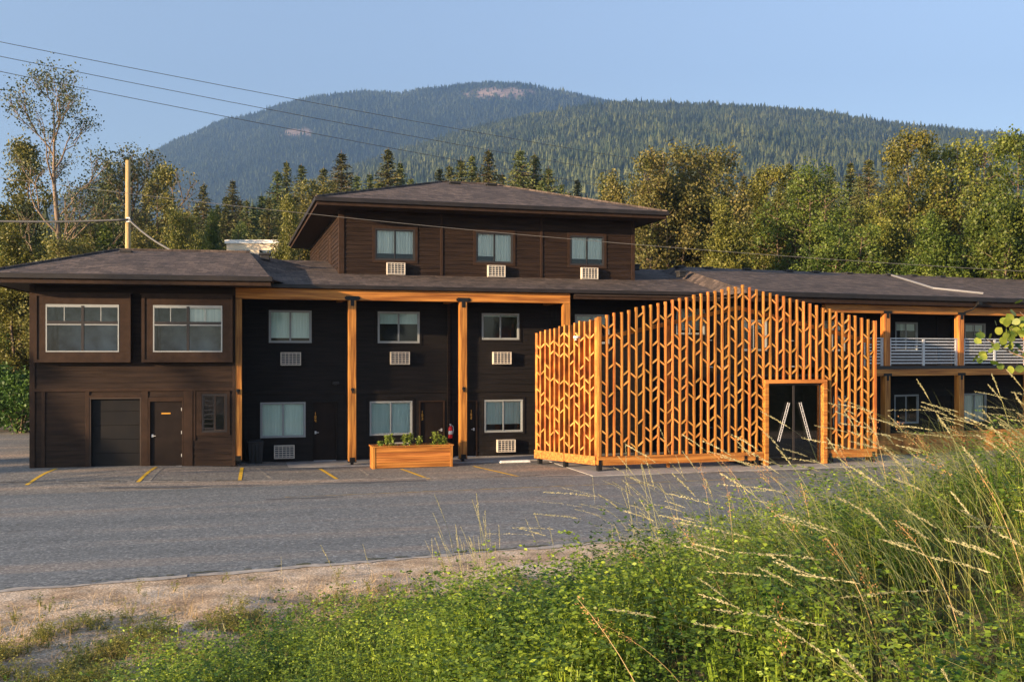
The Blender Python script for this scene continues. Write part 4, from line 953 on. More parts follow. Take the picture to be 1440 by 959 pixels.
# ------------------------------------------------------------------ trees
def limb_mesh(segs, n=6):
    """segs: list of polylines with radii"""
    mb = MB()
    for pts, rad in segs: mb.tube(pts, rad, n, cap=False)
    return mb
def wob(p0, p1, k, amp, rg):
    p0, p1 = np.array(p0, float), np.array(p1, float); t = np.linspace(0, 1, k+1)[:, None]
    q = p0+(p1-p0)*t; q[1:-1] += rg.normal(0, amp, (k-1, 3)); return [tuple(x) for x in q]
def poplar(seed, H=18., Rr=4.2, leaders=5, leaves=36000, size=.185, bare=.04):
    """several upright plumes on a forked trunk; leaves gathered in clumps"""
    rg = np.random.default_rng(seed); segs = []; CL = []
    fork = H*rg.uniform(.12, .22); segs.append((wob((0, 0, 0), (0, 0, fork), 3, .08, rg), [.34, .30, .28, .25]))
    for k in range(leaders):
        an = 2*PI*k/leaders + rg.uniform(-.4, .4); rad = Rr*rg.uniform(.18, .52) if k else 0
        top = np.array([math.cos(an)*rad, math.sin(an)*rad, H*(rg.uniform(.74, .97) if k else 1)])
        base = np.array([0, 0, fork*rg.uniform(.7, 1)])
        mid = (base+top)/2 + np.array([math.cos(an), math.sin(an), 0])*Rr*.12
        pts = [tuple(base), tuple((base+mid)/2), tuple(mid), tuple((mid+top)/2+rg.normal(0, .15, 3)), tuple(top)]
        segs.append((pts, [.17, .13, .10, .06, .02])); P = np.array(pts)
        nb = int(48*H/18)
        for b in range(nb):
            t = rg.uniform(.10, 1)**.9; ii = min(int(t*4), 3); f = t*4-ii; st = P[ii]*(1-f)+P[ii+1]*f
            prof = math.sin(min(1, (t+.10)*1.02)*PI*.92)**.6
            L_ = Rr*.62*prof*rg.uniform(.45, 1.15)+.3
            a2 = rg.uniform(0, 2*PI); d = np.array([math.cos(a2), math.sin(a2), rg.uniform(.25, .9)]); d /= np.linalg.norm(d)
            en = st+d*L_; segs.append((wob(st, en, 2, .08, rg), [.035, .022, .008]))
            for q in range(rg.integers(2, 5)):
                c = st+(en-st)*rg.uniform(.45, 1.08)+rg.normal(0, .25, 3); CL.append((c, rg.uniform(.35, .85)))
    CL = [c for c in CL if rg.random() > bare]
    C0 = np.array([c for c, r in CL]); Rk = np.array([r for c, r in CL]); wt = Rk**2/np.sum(Rk**2)
    idx = rg.choice(len(CL), leaves, p=wt)
    C = C0[idx] + rdir(rg, leaves)*(rg.uniform(0, 1, leaves)**.5*Rk[idx])[:, None]*np.array([1, 1, 1.25])
    C = C[C[:, 2] > H*.06]; n = len(C); A = rdir(rg, n, -.2); B = cross_b(rg, A)
    return limb_mesh(segs, 5), leaf_rhombs(C, A, B, rg.uniform(.6, 1.3, n)*size, .75)
def conifer(seed, H=25., Rr=3.6, dense=1.0, dead=0.0):
    rg = np.random.default_rng(seed); segs = [([(0, 0, 0), (0, 0, H*.5), (0, 0, H)], [.32, .18, .02])]; Vq = []
    z = H*.07; 
    while z < H*.985:
        f = (z/H); rad = Rr*(1-f)**.88 + .10
        nb = int((10+6*(1-f))*dense)
        for b in range(nb):
            an = rg.uniform(0, 2*PI); L_ = rad*rg.uniform(.55, 1.15)
            d = np.array([math.cos(an), math.sin(an), 0]); dr = rg.uniform(.18, .5)*(1-f*.9)-.12*f
            if L_ > .9 and rg.random() < .3: segs.append(([(0, 0, z), tuple(d*L_*.9+np.array([0, 0, z-dr*L_*.9]))], [.035, .01]))
            m = max(4, int(L_/.20)); t = (np.arange(m)+rg.uniform(.2, .9, m))/m
            C = d[None]*(t*L_)[:, None] + np.array([0, 0, z]) - np.array([0, 0, 1])*(dr*L_*t**1.2)[:, None]; C += rg.normal(0, .07, C.shape)
            A = np.tile(d, (m, 1))+rg.normal(0, .45, (m, 3)); A[:, 2] -= .30; A /= np.linalg.norm(A, axis=1, keepdims=True); B = cross_b(rg, A)
            Vq.append(leaf_rhombs(C, A, B, rg.uniform(.35, .8, m)*(.5+.5*(1-f)), .36))
        z += .27*(1.0+.4*(1-f))*rg.uniform(.7, 1.3)
    return limb_mesh(segs, 6), np.concatenate(Vq)
def branchy(seed, H=20., leaves_per=26, lsize=.16, spread=.5, depth=5, start=.42, lean=(0, 0), crown_bias=1.0):
    """open tree with visible bare limbs and small leaf clumps at the twig ends"""
    rg = np.random.default_rng(seed); segs = []; tips = []
    def grow(p, d, L_, r, k):
        q = p + d*L_; m = (p+q)/2 + rg.normal(0, L_*.05, 3)
        segs.append(([tuple(p), tuple(m), tuple(q)], [r, r*.82, r*.62]))
        if k == 0: tips.append(q); return
        if k <= 2: tips.append(m)
        for i in range(rg.integers(2, 4) if k > 1 else 3):
            nd = d + rg.normal(0, spread, 3)*np.array([1, 1, .6]); nd[2] += .22; nd /= np.linalg.norm(nd)
            grow(q if i == 0 else (p+(q-p)*rg.uniform(.45, 1)), nd, L_*rg.uniform(.62, .86), r*.6, k-1)
    t = [np.array([lean[0]*f, lean[1]*f, H*f*.8]) for f in (0, .2, .42, .62, .82, 1)]
    for i in range(1, 6): t[i][:2] += rg.normal(0, .12, 2)
    segs.append(([tuple(x) for x in t], [.28, .25, .21, .16, .10, .05]))
    for j in range(12):
        f = start+(1-start)*j/11; ii = min(int(f*5), 4); p = t[ii]+(t[ii+1]-t[ii])*(f*5-ii)
        a = j*2.4+rg.uniform(-.4, .4); d = np.array([math.cos(a)*.9, math.sin(a)*.9, .75+f*.6]); d /= np.linalg.norm(d)
        grow(p, d, H*.105*(1.15-.45*f), .085*(1.2-f*.6), depth-2)
    grow(t[5], np.array([0, 0, 1.]), H*.07, .05, depth-2)
    tp = np.array(tips); n = len(tp)*leaves_per; C = np.repeat(tp, leaves_per, 0)+rg.normal(0, .30, (n, 3))
    A = rdir(rg, n, -.3); B = cross_b(rg, A)
    return limb_mesh(segs, 6), leaf_rhombs(C, A, B, rg.uniform(.6, 1.3, n)*lsize, .7)
def bush(seed, Rr, H, n, size):
    rg = np.random.default_rng(seed); cl = 60; cc = rdir(rg, cl, .3)*rg.uniform(.5, .95, cl)[:, None]*np.array([Rr, Rr, H/2])+np.array([0, 0, H/2]); cc[:, 2] = np.abs(cc[:, 2])
    idx = rg.integers(0, cl, n); C = cc[idx]+rdir(rg, n)*rg.uniform(0, .32, n)[:, None]*Rr; C[:, 2] = np.abs(C[:, 2])+.02; A = rdir(rg, n); B = cross_b(rg, A)
    segs = [([(0, 0, 0), tuple(cc[i]*.8)], [.05, .015]) for i in range(0, cl, 6)]
    return limb_mesh(segs, 5), leaf_rhombs(C, A, B, rg.uniform(.6, 1.3, n)*size, .7)

class Proto:
    def __init__(s, wood, leaves, bark, leaf):
        s.tm = wood.mesh('trunk', M[bark], True); s.cm = np_mesh('crown', leaves, quads(len(leaves)//4), M[leaf])
def plant_tree(name, pr, loc, h, rz, label, cat, group=None, leaf=None, sxy=1.0):
    r = bpy.data.objects.new(name, None); COL.objects.link(r); r.location = loc; r.rotation_euler = (0, 0, rz); r.scale = (h*sxy, h*sxy, h); tag(r, label, cat, group)
    a = bpy.data.objects.new('trunk', pr.tm); COL.objects.link(a); a.parent = r
    b = bpy.data.objects.new('crown', pr.cm); COL.objects.link(b); b.parent = r
    if leaf:
        b.material_slots[0].link = 'OBJECT'; b.material_slots[0].material = M[leaf]
    return r
PO = [Proto(*poplar(s, 18, r_, l_), 'bark', 'leaf') for s, r_, l_ in ((1, 4.4, 5), (2, 3.8, 4), (3, 5.0, 6), (4, 3.2, 3))]
CO = [Proto(*conifer(s, 25, r_, d_), 'bark', 'needle') for s, r_, d_ in ((1, 7.6, 1.9), (2, 6.4, 1.8), (3, 8.2, 2.0), (5, 5.6, 1.7))]
def top_scale(px, py, D, H): return (3.8+(499-py)/1400*D)/H
def ordinal(i):
    base = ['first', 'second', 'third', 'fourth', 'fifth', 'sixth', 'seventh', 'eighth', 'ninth', 'tenth', 'eleventh', 'twelfth', 'thirteenth', 'fourteenth', 'fifteenth', 'sixteenth', 'seventeenth',
            'eighteenth', 'nineteenth', 'twentieth']
    if i < 20: return base[i]
    return {2: 'twenty-', 3: 'thirty-', 4: 'forty-', 5: 'fifty-', 6: 'sixty-'}[(i+1)//10] + base[(i+1) % 10-1] if (i+1) % 10 else {30: 'thirtieth', 40: 'fortieth', 50: 'fiftieth', 60: 'sixtieth'}[i+1]
# conifers behind the roofs: (px, top py, distance, prototype)
con = [(152, 232, 88, 2), (262, 305, 110, 1), (286, 268, 115, 0), (306, 296, 112, 3), (327, 262, 118, 1), (347, 290, 108, 0), (368, 282, 120, 2), (390, 248, 120, 0), (403, 236, 122, 3), (424, 240, 118, 1), (441, 262, 124, 3), (455, 244, 116, 0),
       (480, 216, 112, 2), (502, 250, 125, 0), (520, 248, 120, 1), (546, 212, 112, 0), (563, 232, 114, 3), (578, 254, 126, 1), (600, 262, 124, 0), (618, 240, 116, 1), (632, 236, 118, 0), (648, 226, 114, 2), (664, 222, 116, 3), (687, 214, 112, 0),
       (706, 248, 122, 1), (732, 212, 112, 2), (752, 220, 114, 0), (771, 238, 112, 2), (790, 262, 120, 1), (812, 256, 118, 3), (848, 262, 122, 1), (1046, 250, 100, 3), (1068, 240, 104, 1), (1110, 232, 98, 0), (1168, 236, 96, 1), (1196, 232, 98, 3), (1222, 226, 96, 0), (1252, 240, 100, 1), (1392, 236, 96, 0),
       (204, 282, 92, 1), (240, 286, 96, 0), (276, 300, 90, 3), (296, 310, 96, 2), (318, 284, 112, 0), (338, 290, 112, 1), (357, 298, 114, 3), (378, 288, 112, 0), (396, 286, 110, 1), (414, 282, 90, 2), (432, 300, 86, 0), (468, 262, 100, 1), (492, 268, 104, 3),
       (534, 258, 104, 2), (590, 264, 104, 0), (672, 252, 102, 1), (722, 262, 102, 3), (762, 256, 102, 0), (800, 274, 98, 1), (826, 280, 98, 0), (1096, 262, 90, 1), (1150, 258, 92, 2), (1208, 250, 92, 1), (1040, 276, 92, 0)]
con.sort()
rg_t = random.Random(77)
for i, (px, py, D, k) in enumerate(con):
    p = px_pt(px, 499, D); side = 'left of the utility pole' if px < 180 else None
    lab = ('dark spruce between the bare tall tree and the utility pole' if side else f'dark pointed conifer behind the hotel, {ordinal(i-1)} from the left, right of the utility pole')
    plant_tree('conifer', CO[k], (p[0], D, 0), top_scale(px, py-(10 if px < 480 else 5), D, 25), rg_t.uniform(0, 6.28), lab, 'tree', None if side else 'conifers in the row behind the hotel roofs', sxy=1.1)
# lower infill conifers between, standing nearer
# deciduous trees (px, top py, distance, prototype, leaf, label)
dec = [(-40, 255, 62, 0, 'leaf', 'broad yellow-green tree cut by the left edge, behind the left roof'),
       (38, 208, 66, 1, 'leaf', 'dense olive tree left of the tall bare tree'),
       (112, 300, 60, 2, 'leaf', 'low spreading olive tree behind the left roof, between the tall bare tree and the pole'),
       (165, 322, 58, 3, 'leaf_green', 'short green tree just left of the utility pole foot'),
       (222, 244, 66, 1, 'leaf_gold', 'dry brownish tree just right of the utility pole'),
       (256, 290, 58, 2, 'leaf', 'pale yellow-green tree right of the brownish tree by the pole'),
       (296, 300, 64, 3, 'leaf_green', 'green tree standing just left of the small cream building'),
       (335, 318, 100, 1, 'leaf_green', 'bright green tree right behind the small cream building'),
       (408, 284, 60, 1, 'leaf', 'pale yellow-green tree touching the left eave of the third storey'),
       (440, 262, 76, 3, 'leaf_gold', 'yellowish tree behind the left eave corner of the third storey'),
       (862, 250, 70, 3, 'leaf_gold', 'narrow golden tree behind the right eave of the third storey'),
       (932, 206, 66, 0, 'leaf_gold', 'large golden-green cottonwood right of the third storey, with a split crown'),
       (985, 200, 68, 2, 'leaf_gold', 'tall golden cottonwood with upright plumes, right of the split-crowned one'),
       (1022, 285, 60, 3, 'leaf', 'slim lower olive tree behind the peak of the cedar screen'),
       (1078, 236, 66, 1, 'leaf', 'olive tree behind the right roof, left of the rounded dark green one'),
       (1130, 226, 64, 2, 'leaf_green', 'broad dark green tree behind the right roof ridge'),
       (1180, 300, 58, 0, 'leaf_green', 'low bushy green tree at the foot of the broad dark green one'),
       (1240, 262, 62, 0, 'leaf', 'olive-green tree left of the tall plumed pair on the right'),
       (1276, 188, 66, 1, 'leaf', 'tall plumed cottonwood, left one of the high pair on the right'),
       (1345, 184, 68, 2, 'leaf', 'tallest plumed cottonwood, right one of the high pair on the right'),
       (1312, 296, 56, 3, 'leaf_green', 'low green tree below the high pair of cottonwoods'),
       (24, 318, 54, 3, 'leaf', 'low yellow-green tree at the left edge just above the left roof'),
       (98, 330, 53, 2, 'leaf_gold', 'low golden tree under the tall bare tree'),
       (205, 328, 54, 3, 'leaf_gold', 'low golden tree at the foot of the utility pole, right side'),
       (1432, 192, 54, 1, 'leaf_green', 'bright green tree cut by the right edge'),
       (1500, 230, 60, 0, 'leaf', 'olive tree just beyond the right edge behind the right roof'),
       (1400, 300, 58, 2, 'leaf_green', 'low leafy tree left of the bright green one at the right edge')]
for i, (px, py, D, k, lf, lab) in enumerate(dec):
    p = px_pt(px, 499, D); s = top_scale(px, py+(16 if px > 1050 else 8), D, 18)
    plant_tree('deciduous_tree', PO[k], (p[0], D, 0), s, rg_t.uniform(0, 6.28), lab, 'tree', leaf=None if lf == 'leaf' else lf, sxy=.62 if px in (256, 296, 335, 408) else (1.0 if s > .65 else 1.25))
tb1 = Proto(*branchy(12, 21, 20, .14, .42, 5, .40), 'bark_pale', 'leaf_grey')
p = px_pt(77, 499, 56); plant_tree('open_tree', tb1, (p[0], 56, 0), top_scale(75, 62, 56, 21.6), .6, 'tall thin-leaved tree with pale bare trunk against the sky on the left', 'tree')
tb2 = Proto(*branchy(15, 16, 20, .15, .42, 5, .35, lean=(2.6, 0)), 'bark', 'leaf_grey')
p = px_pt(128, 499, 60); plant_tree('open_tree', tb2, (p[0], 60, 0), top_scale(150, 182, 60, 16.5), 0, 'leaning sparse tree between the tall bare one and the utility pole', 'tree')
tb3 = Proto(*branchy(21, 16, 7, .16, .5, 4, .5), 'bark', 'leaf_gold')
p = px_pt(245, 499, 70); plant_tree('open_tree', tb3, (p[0], 70, 0), top_scale(245, 212, 70, 16.5), 1.3, 'twiggy orange-leaved tree top showing just right of the pole', 'tree')
# trees standing left of the picture whose tops throw dappled shade on the facade
for (o_, back, pr_, sc, lab) in ((31.6, 24, tb1, .60, 'open tree beyond the left edge by the lot'), (34.7, 26, PO[1], .50, 'leafy tree beyond the left edge'), (37.0, 24, PO[3], .62, 'slender tree beyond the left edge')):
    plant_tree('deciduous_tree', pr_, (-.59*o_-.81*back, .81*o_-.59*back, 0), sc, o_, lab, 'tree', sxy=.8)
for k, (x_, y_, sc) in enumerate(((30, -6, .62), (38, 2, .55), (45, -10, .7), (52, 6, .6), (36, -20, .7), (22, -22, .6), (60, -4, .7), (14, -34, .6))):
    plant_tree('deciduous_tree', PO[k % 4], (x_, y_, 0), sc, k*1.1, f'tree across the road behind the viewer, {ordinal(k)} along', 'tree')
# left yard: hedges and a big green tree
BU = Proto(*bush(3, 1.2, 2.4, 5200, .12), 'bark', 'hedge')
for (px, D, h, lab) in ((-12, 47, 1.05, 'tall clipped green hedge bush at the left edge'), (29, 46, .92, 'rounded green bush beside the left wing corner'), (-60, 50, 1.2, 'green bush beyond the left edge')):
    p = px_pt(px, 499, D); plant_tree('hedge_bush', BU, (p[0], D, .0), h*1.35, px, lab, 'bush')
BT = Proto(*poplar(31, 11, 5.0, 6, 15000, .2, 0), 'bark', 'leaf_green')
for px, D, s, lab in ((-8, 56, .92, 'dark green leafy tree under the left eave, behind the hedge bushes'), (34, 60, .86, 'dark green leafy tree close behind the left wing corner')):
    p = px_pt(px, 499, D); plant_tree('deciduous_tree', BT, (p[0], D, -.6), s, px, lab, 'tree')

# ------------------------------------------------------------------ roadside bank: weeds, grass
M['weed'] = mat('clover_leaves', (.024, .075, .008), .5, var=(.215, .300, .030), nscale=1.0, detail=5, trans=.28, isl=.5)
M['weed_far'] = mat('low_weeds', (.10, .13, .022), .55, var=(.25, .235, .055), nscale=1.4, detail=6, trans=.35, isl=.3)
M['blade'] = mat('grass_blades', (.115, .155, .026), .5, var=(.26, .26, .065), nscale=1.5, detail=5, trans=.4, isl=.35)
M['straw'] = mat('dry_grass', (.34, .24, .10), .6, var=(.46, .34, .17), nscale=2.5, trans=.25, isl=.25)
M['seed'] = mat('pale_seed_heads', (.40, .38, .20), .6, var=(.55, .50, .29), nscale=6, trans=.35, isl=.25)
M['pale_stem'] = mat('pale_grass_stems', (.24, .25, .09), .55, var=(.34, .32, .13), nscale=2, trans=.3)
M['sage'] = mat('grey_green_blades', (.13, .165, .075), .5, var=(.24, .27, .12), nscale=1.2, trans=.35, isl=.3)
M['redseed'] = mat('russet_seed_heads', (.42, .19, .07), .6, var=(.50, .28, .12), nscale=5, trans=.3)
RG = np.random.default_rng(2024)
def in_view(u, v, marg=800):
    x = u*F16.c-v*F16.s; y = u*F16.s+v*F16.c
    with np.errstate(all='ignore'): px = 720+x/np.maximum(y, .05)*1400
    return (y > 2.3) & (px > -marg) & (px < 1440+marg), x, y, px
def clump(u, v, s, seed): return fbm(u, v, s, seed, 3)
def scatter(n, u0, u1, v0, v1, dens, marg=800):
    u = RG.uniform(u0, u1, n); v = RG.uniform(v0, v1, n); ok, x, y, px = in_view(u, v, marg); w = v_edge(u)-v
    d = dens(u, v, w, px, y); ok &= RG.uniform(0, 1, n) < d; return u[ok], v[ok], w[ok], px[ok], y[ok]
def to_world(u, v, z): return np.stack([u*F16.c-v*F16.s, u*F16.s+v*F16.c, z], -1)
# --- leafy weeds: branching stems with three-part leaves
def weed_proto(seed, n, H, sp, ls):
    rg = np.random.default_rng(seed); k = 6
    st = rg.normal(0, 1, (k, 2)); st /= np.linalg.norm(st, axis=1, keepdims=True); 
    i = rg.integers(0, k, n//3); t = rg.uniform(.12, 1, n//3)
    base = np.stack([st[i, 0]*sp*t**1.3, st[i, 1]*sp*t**1.3, H*t*rg.uniform(.75, 1, k)[i]], 1) + rg.normal(0, .022, (n//3, 3))
    C, A = [], []
    a0 = rg.uniform(0, 2*PI, n//3)
    for q in (-1, 0, 1):
        a = a0+q*1.25; d = np.stack([np.cos(a), np.sin(a), rg.uniform(-.35, .55, len(a))], 1); d /= np.linalg.norm(d, axis=1, keepdims=True)
        C.append(base+d*ls*.6); A.append(d)
    C, A = np.concatenate(C), np.concatenate(A); up = np.tile([0, 0, 1.], (len(A), 1))+rg.normal(0, .45, A.shape); B = np.cross(A, up); B /= np.linalg.norm(B, axis=1, keepdims=True)
    L = leaf_rhombs(C, A, B, rg.uniform(.7, 1.25, len(C))*ls, .62)
    # stems as thin double triangles
    S = []
    for q in range(k):
        p1 = np.array([st[q, 0]*sp, st[q, 1]*sp, H*.95]); w = np.array([st[q, 1], -st[q, 0], 0])*.004
        S.append(np.array([-w, w, p1*.55+w*.7+[0, 0, H*.06], p1*.55-w*.7+[0, 0, H*.06]]))
    return np.concatenate([L]+S)
def stamp(protos, P, S, rot, hs=None):
    out = []; kk = RG.integers(0, len(protos), len(P)); hs = S if hs is None else hs
    for k, pr in enumerate(protos):
        m = kk == k; n = m.sum()
        if not n: continue
        c, s = np.cos(rot[m]), np.sin(rot[m]); X = pr[None, :, 0]*S[m][:, None]; Y = pr[None, :, 1]*S[m][:, None]; Z = pr[None, :, 2]*hs[m][:, None]
        V_ = np.stack([X*c[:, None]-Y*s[:, None], X*s[:, None]+Y*c[:, None], Z], 2) + P[m][:, None]; out.append(V_.reshape(-1, 3))
    return np.concatenate(out)
def stuff(name, verts, m, label, cat):
    o = link(name, np_mesh(name, verts, quads(len(verts)//4), m)); return tag(o, label, cat, kind='stuff')
lush = lambda u, v, w: sstep(3.9, 6.0, w+1.1*clump(u, v, 1.3, 1.0)*.6 + .75*(u-2.2)*(u < 2.2))
u, v, w, px, y = scatter(19500, -5, 16, .2, 17.5, lambda u, v, w, px, y: lush(u, v, w)*np.clip(.75+.9*clump(u, v, .45, 2.0), .12, 1)*.95*np.where(y < 9, 1, .75))
hv = .66*(.78+.75*clump(u, v, .55, 4.0))*np.clip(.45+(w-4)/5, .45, 1)*(1+.35*np.exp(-((px-620)/150)**2))*(1+.45*clump(u, v, 1.5, 12.0))
P = to_world(u, v, bank(u, v)-.02)
protos = [weed_proto(s, 235, .85, .27, .028) for s in range(5)]
stuff('weeds', stamp(protos, P, np.clip(hv*1.5, .5, 1.2), RG.uniform(0, 6.28, len(P)), np.clip(hv*1.35, .25, 1.15)), M['weed'], 'bright green leafy clover-like weeds covering the roadside bank', 'weeds')
# --- sparse low tufts on the dirt verge at the left
u, v, w, px, y = scatter(70000, -10.5, 6, 6, 17.8, lambda u, v, w, px, y: (w > .5)*(1-lush(u, v, w))*np.clip((w-2.1)/2.4, .02, 1)*np.clip(.30+1.7*clump(u, v, .6, 7.0), 0.03, 1)*.50)
P = to_world(u, v, bank(u, v)-.01)
protos = [weed_proto(20+s, 75, .24, .14, .026) for s in range(4)]
stuff('low_weeds', stamp(protos, P, RG.uniform(.5, 1.3, len(P)), RG.uniform(0, 6.28, len(P)), RG.uniform(.3, 1.2, len(P))), M['weed_far'], 'low patchy olive weeds on the sandy verge beside the road', 'weeds')
# --- grass blades as curved ribbons
def ribbons(P, H, lean, la, width, n=4, tip=.0, droop=1.0):
    """bent tapered ribbons: P foot, H length, lean amount, la lean heading"""
    m = len(P); t = np.linspace(0, 1, n+1)[None]
    hx = lean[:, None]*H[:, None]*t**1.8; zz = H[:, None]*(t - droop*.42*np.minimum(lean[:, None], 1.4)*t**2.2)
    ctr = np.stack([P[:, 0, None]+hx*np.cos(la)[:, None], P[:, 1, None]+hx*np.sin(la)[:, None], P[:, 2, None]+zz], 2)
    wa = RG.uniform(0, PI, m); wd = np.stack([np.cos(wa), np.sin(wa), np.zeros(m)], 1)[:, None]*(width[:, None]*(1-t*(1-tip)))[:, :, None]*.5
    a, b = ctr-wd, ctr+wd
    return np.stack([a[:, :-1], b[:, :-1], b[:, 1:], a[:, 1:]], 2).reshape(-1, 3), ctr
def head(ctr, frac, n, sz, spread, g):
    """small husks set along the last part (frac) of each stalk's own curve"""
    m, k = ctr.shape[:2]; t = (1-frac*RG.uniform(0, 1, (m, n)))*(k-1); i = np.clip(t.astype(int), 0, k-2); f = (t-i)[:, :, None]
    a = np.take_along_axis(ctr, i[:, :, None], 1); b = np.take_along_axis(ctr, i[:, :, None]+1, 1); C = a*(1-f)+b*f; d = b-a
    q = (1-t/(k-1))/frac; env = (.30+.9*np.sin(np.clip(q*.9+.1, 0, 1)*PI)**.7)[:, :, None]
    off = RG.normal(0, 1, (m, n, 3))*spread*env; C = C+off
    d = d/np.linalg.norm(d, axis=2, keepdims=True); A = d+off/spread*g*.5; A /= np.linalg.norm(A, axis=2, keepdims=True)
    A = A.reshape(-1, 3); C = C.reshape(-1, 3); B = cross_b(RG, A); return leaf_rhombs(C, A, B, RG.uniform(.7, 1.3, len(C))*sz, .34)
rich = lambda u, v, w, px, y: sstep(3.6, 6.5, w+.5*clump(u, v, 1.1, 3.0))*(.12+.88*sstep(650, 1250, px))
u, v, w, px, y = scatter(26000, -4, 16, .2, 17.5, lambda u, v, w, px, y: rich(u, v, w, px, y)*.8)
P = to_world(u, v, bank(u, v)-.02); n = len(P); right = sstep(750, 1300, px)
H = RG.uniform(.45, .85, n)*(.8+.45*right)*np.clip(.4+(w-4)/5, .4, 1)
V1, _ = ribbons(P, H, RG.gamma(2, .22, n), PI+RG.normal(0, .9, n), RG.uniform(.005, .011, n), 6)
stuff('grass', V1, M['blade'], 'long green grass leaning left over the roadside bank', 'grass')
u, v, w, px, y = scatter(43000, 1, 16, .2, 13, lambda u, v, w, px, y: sstep(.30, .65, clump(u, v, .9, 5.0)+.5*sstep(1100, 1400, px))*sstep(900, 1200, px)*1.0*(y > 2.6))
P = to_world(u, v, bank(u, v)-.02); n = len(P)
V1, _ = ribbons(P, RG.uniform(.8, 1.35, n), np.clip(RG.normal(.85, .25, n), .2, 1.6), PI+RG.normal(.05, .28, n), RG.uniform(.005, .009, n), 9)
stuff('long_grass', V1, M['sage'], 'long grey-green grass blades arching left on the right of the bank', 'grass')
u, v, w, px, y = scatter(90000, -10.5, 8, 4, 17.6, lambda u, v, w, px, y: (w > .7)*np.clip(.55+1.2*clump(u, v, 1.0, 9.0), 0, 1)*np.clip((w-.8)/3, 0, 1)*np.where(px < 650, .9, .25))
P = to_world(u, v, bank(u, v)-.01); n = len(P)
V1, _ = ribbons(P, RG.uniform(.08, .34, n), RG.gamma(2, .4, n), RG.uniform(0, 2*PI, n), RG.uniform(.004, .009, n), 3)
stuff('dry_grass', V1, M['straw'], 'short dry straw-coloured grass on the verge and below the weeds', 'grass')
# --- tall stalks with seed heads
def stalks(n, box, dens, Hm, lean_m, heading, hd_len, hn, hs, spread, g, ms, mh, nm, label, sw=.0046, jit=.35):
    u, v, w, px, y = scatter(n, *box, dens); P = to_world(u, v, bank(u, v)-.02); k = len(P)
    if not k: return
    H = RG.normal(Hm, .14*Hm, k); ln = np.clip(RG.normal(lean_m, .3*lean_m+.05, k), .02, 1.6); la = heading+RG.normal(0, jit, k)
    Vs, ctr = ribbons(P, H, ln, la, np.full(k, sw), 12, .6)
    Vh = head(ctr, hd_len, hn, hs, spread, g)
    me = np_mesh(nm, np.concatenate([Vs, Vh]), quads((len(Vs)+len(Vh))//4), [M[ms], M[mh]], mi=np.concatenate([np.zeros(len(Vs)//4), np.ones(len(Vh)//4)]))
    tag(link(nm, me), label, 'grass', kind='stuff')
stalks(3500, (-1, 16, 2, 14, ), lambda u, v, w, px, y: sstep(820, 1250, px)*.5*(y > 3.2), 1.2, .66, PI-.1, .15, 130, .012, .0027, .35, 'pale_stem', 'seed', 'seed_grass', 'tall wild rye with pale arching seed heads on the right of the bank')
stalks(1250, (-1, 16, 2, 15, ), lambda u, v, w, px, y: (sstep(900, 1100, px))*.28*(y > 3.4), 1.05, .38, PI-.3, .20, 60, .012, .015, .7, 'straw', 'redseed', 'brome_grass', 'russet brome grass with loose drooping heads on the bank')
stalks(1500, (1, 6, 8, 16), lambda u, v, w, px, y: np.exp(-((px-985)/38)**2)*.5*(y > 9)*(w > 4), 1.4, .7, PI, .17, 110, .010, .0024, .3, 'pale_stem', 'seed', 'seed_grass', 'fan of pale arching seed grass leaning left in front of the screen', jit=.3)
stalks(1300, (-1, 5, 8, 15), lambda u, v, w, px, y: (np.exp(-((px-680)/30)**2)*.5+np.exp(-((px-930)/45)**2)*.35+np.exp(-((px-790)/12)**2)*.15+.01)*(y > 8)*(w > 5), 1.35, .14, PI, .18, 110, .010, .0024, .3, 'pale_stem', 'seed', 'seed_grass', 'upright pale seed grass standing on the middle of the bank')

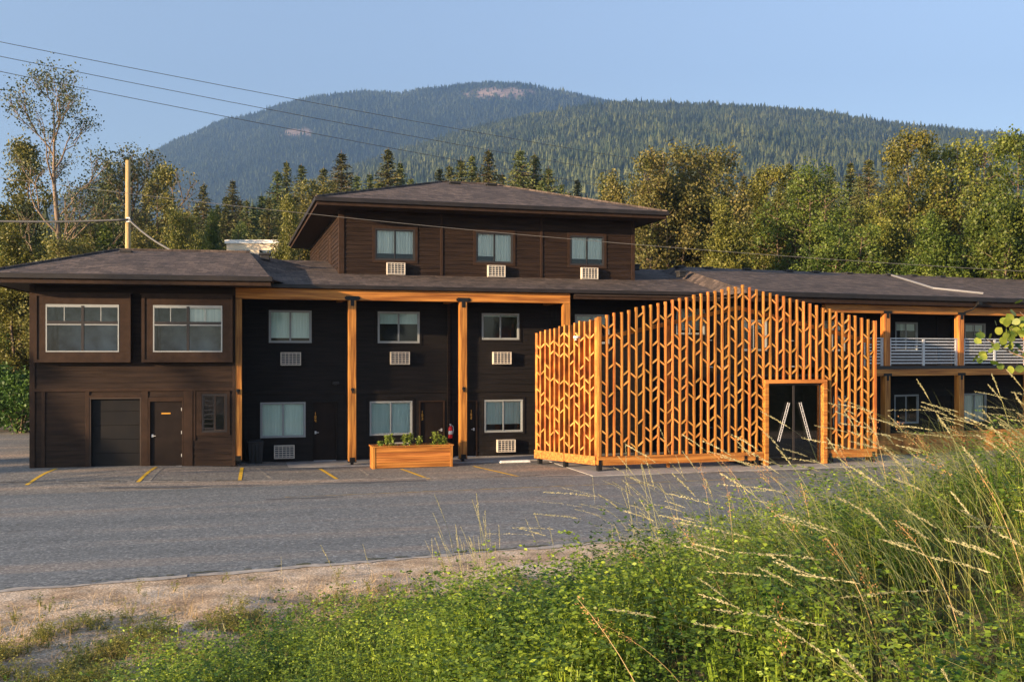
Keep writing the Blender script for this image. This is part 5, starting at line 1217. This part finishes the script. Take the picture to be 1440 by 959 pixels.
# ------------------------------------------------------------------ aspen twig reaching in from the right
rgx = np.random.default_rng(8)
ax, ay = px_pt(1505, 499, 6.6)[:2]; au, av = F16.inv(ax, ay); az = float(bank(np.array(au), np.array(av)))
M['aspen'] = mat('aspen_leaves', (.045, .10, .018), .4, var=(.24, .27, .045), nscale=9, trans=.35, isl=.4)
asp = empty('aspen_sapling', T(Vector((ax, ay, az-.05))), 'aspen sapling whose round-leaved twig hangs in from the right edge', 'tree')
segs = [([(0, 0, 0), (.03, 0, 1.2), (-.02, 0, 2.2), (.05, 0, 3.0)], [.03, .025, .018, .006])]; tips = []
zc = 4.05-az
for (x, z, L_) in ((-.42, zc, 1), (-.52, zc-.08, 1), (-.36, zc+.08, 1), (-.30, zc-.16, 1), (-.2, zc+.02, 1), (.3, zc+.2, 1), (.4, zc-.3, 1), (-.1, zc+.5, 1), (.2, zc+.7, 1)):
    e_ = np.array([x-.02, rgx.uniform(-.1, .1), z]); segs.append((wob((0, 0, z-.25), e_, 3, .015, rgx), [.008, .006, .004, .002]))
    for q in range(20): tips.append(e_*rgx.uniform(.72, 1.05)*np.array([1, 1, 0])+np.array([0, 0, z-.25*rgx.uniform(0, .5)])+rgx.normal(0, .045, 3))
mb = limb_mesh(segs, 6); link('trunk', mb.mesh('trunk', M['bark_pale'], True), asp)
mb = MB()
for c in tips:
    nrm = Vector(rgx.normal(size=3)+np.array([0, -1.2, .3])).normalized(); a = nrm.orthogonal().normalized(); b = nrm.cross(a); s_ = rgx.uniform(.020, .030)
    th = rgx.uniform(0, 6.28); a, b = a*math.cos(th)+b*math.sin(th), b*math.cos(th)-a*math.sin(th)
    pts = [Vector(c)+a*s_*math.cos(t)*(1.0 if abs(t) > .2 else 1.25)+b*s_*math.sin(t)*.95 for t in [i*2*PI/12-PI for i in range(12)]]
    mb.add([tuple(x) for x in pts], [tuple(range(12))])
link('foliage', mb.mesh('foliage', M['aspen']), asp)

# ------------------------------------------------------------------ air
hz = MB().box((-4200, -60, -1.5), (4200, 4900, 1400))
me = hz.mesh('haze', []) if False else bpy.data.meshes.new('haze')
me.from_pydata(hz.v, [], hz.f); me.update()
m = bpy.data.materials.new('thin_haze'); m.use_nodes = True; nt = m.node_tree; nt.nodes.remove(nt.nodes["Principled BSDF"])
pv = nt.nodes.new("ShaderNodeVolumePrincipled"); pv.inputs["Color"].default_value = (.36, .60, 1.0, 1); pv.inputs["Density"].default_value = .00019; pv.inputs["Anisotropy"].default_value = .45
nt.links.new(pv.outputs[0], nt.nodes["Material Output"].inputs["Volume"]); me.materials.append(m)
ho = link('haze', me); tag(ho, 'thin bluish air over the whole valley', 'haze', kind='stuff')
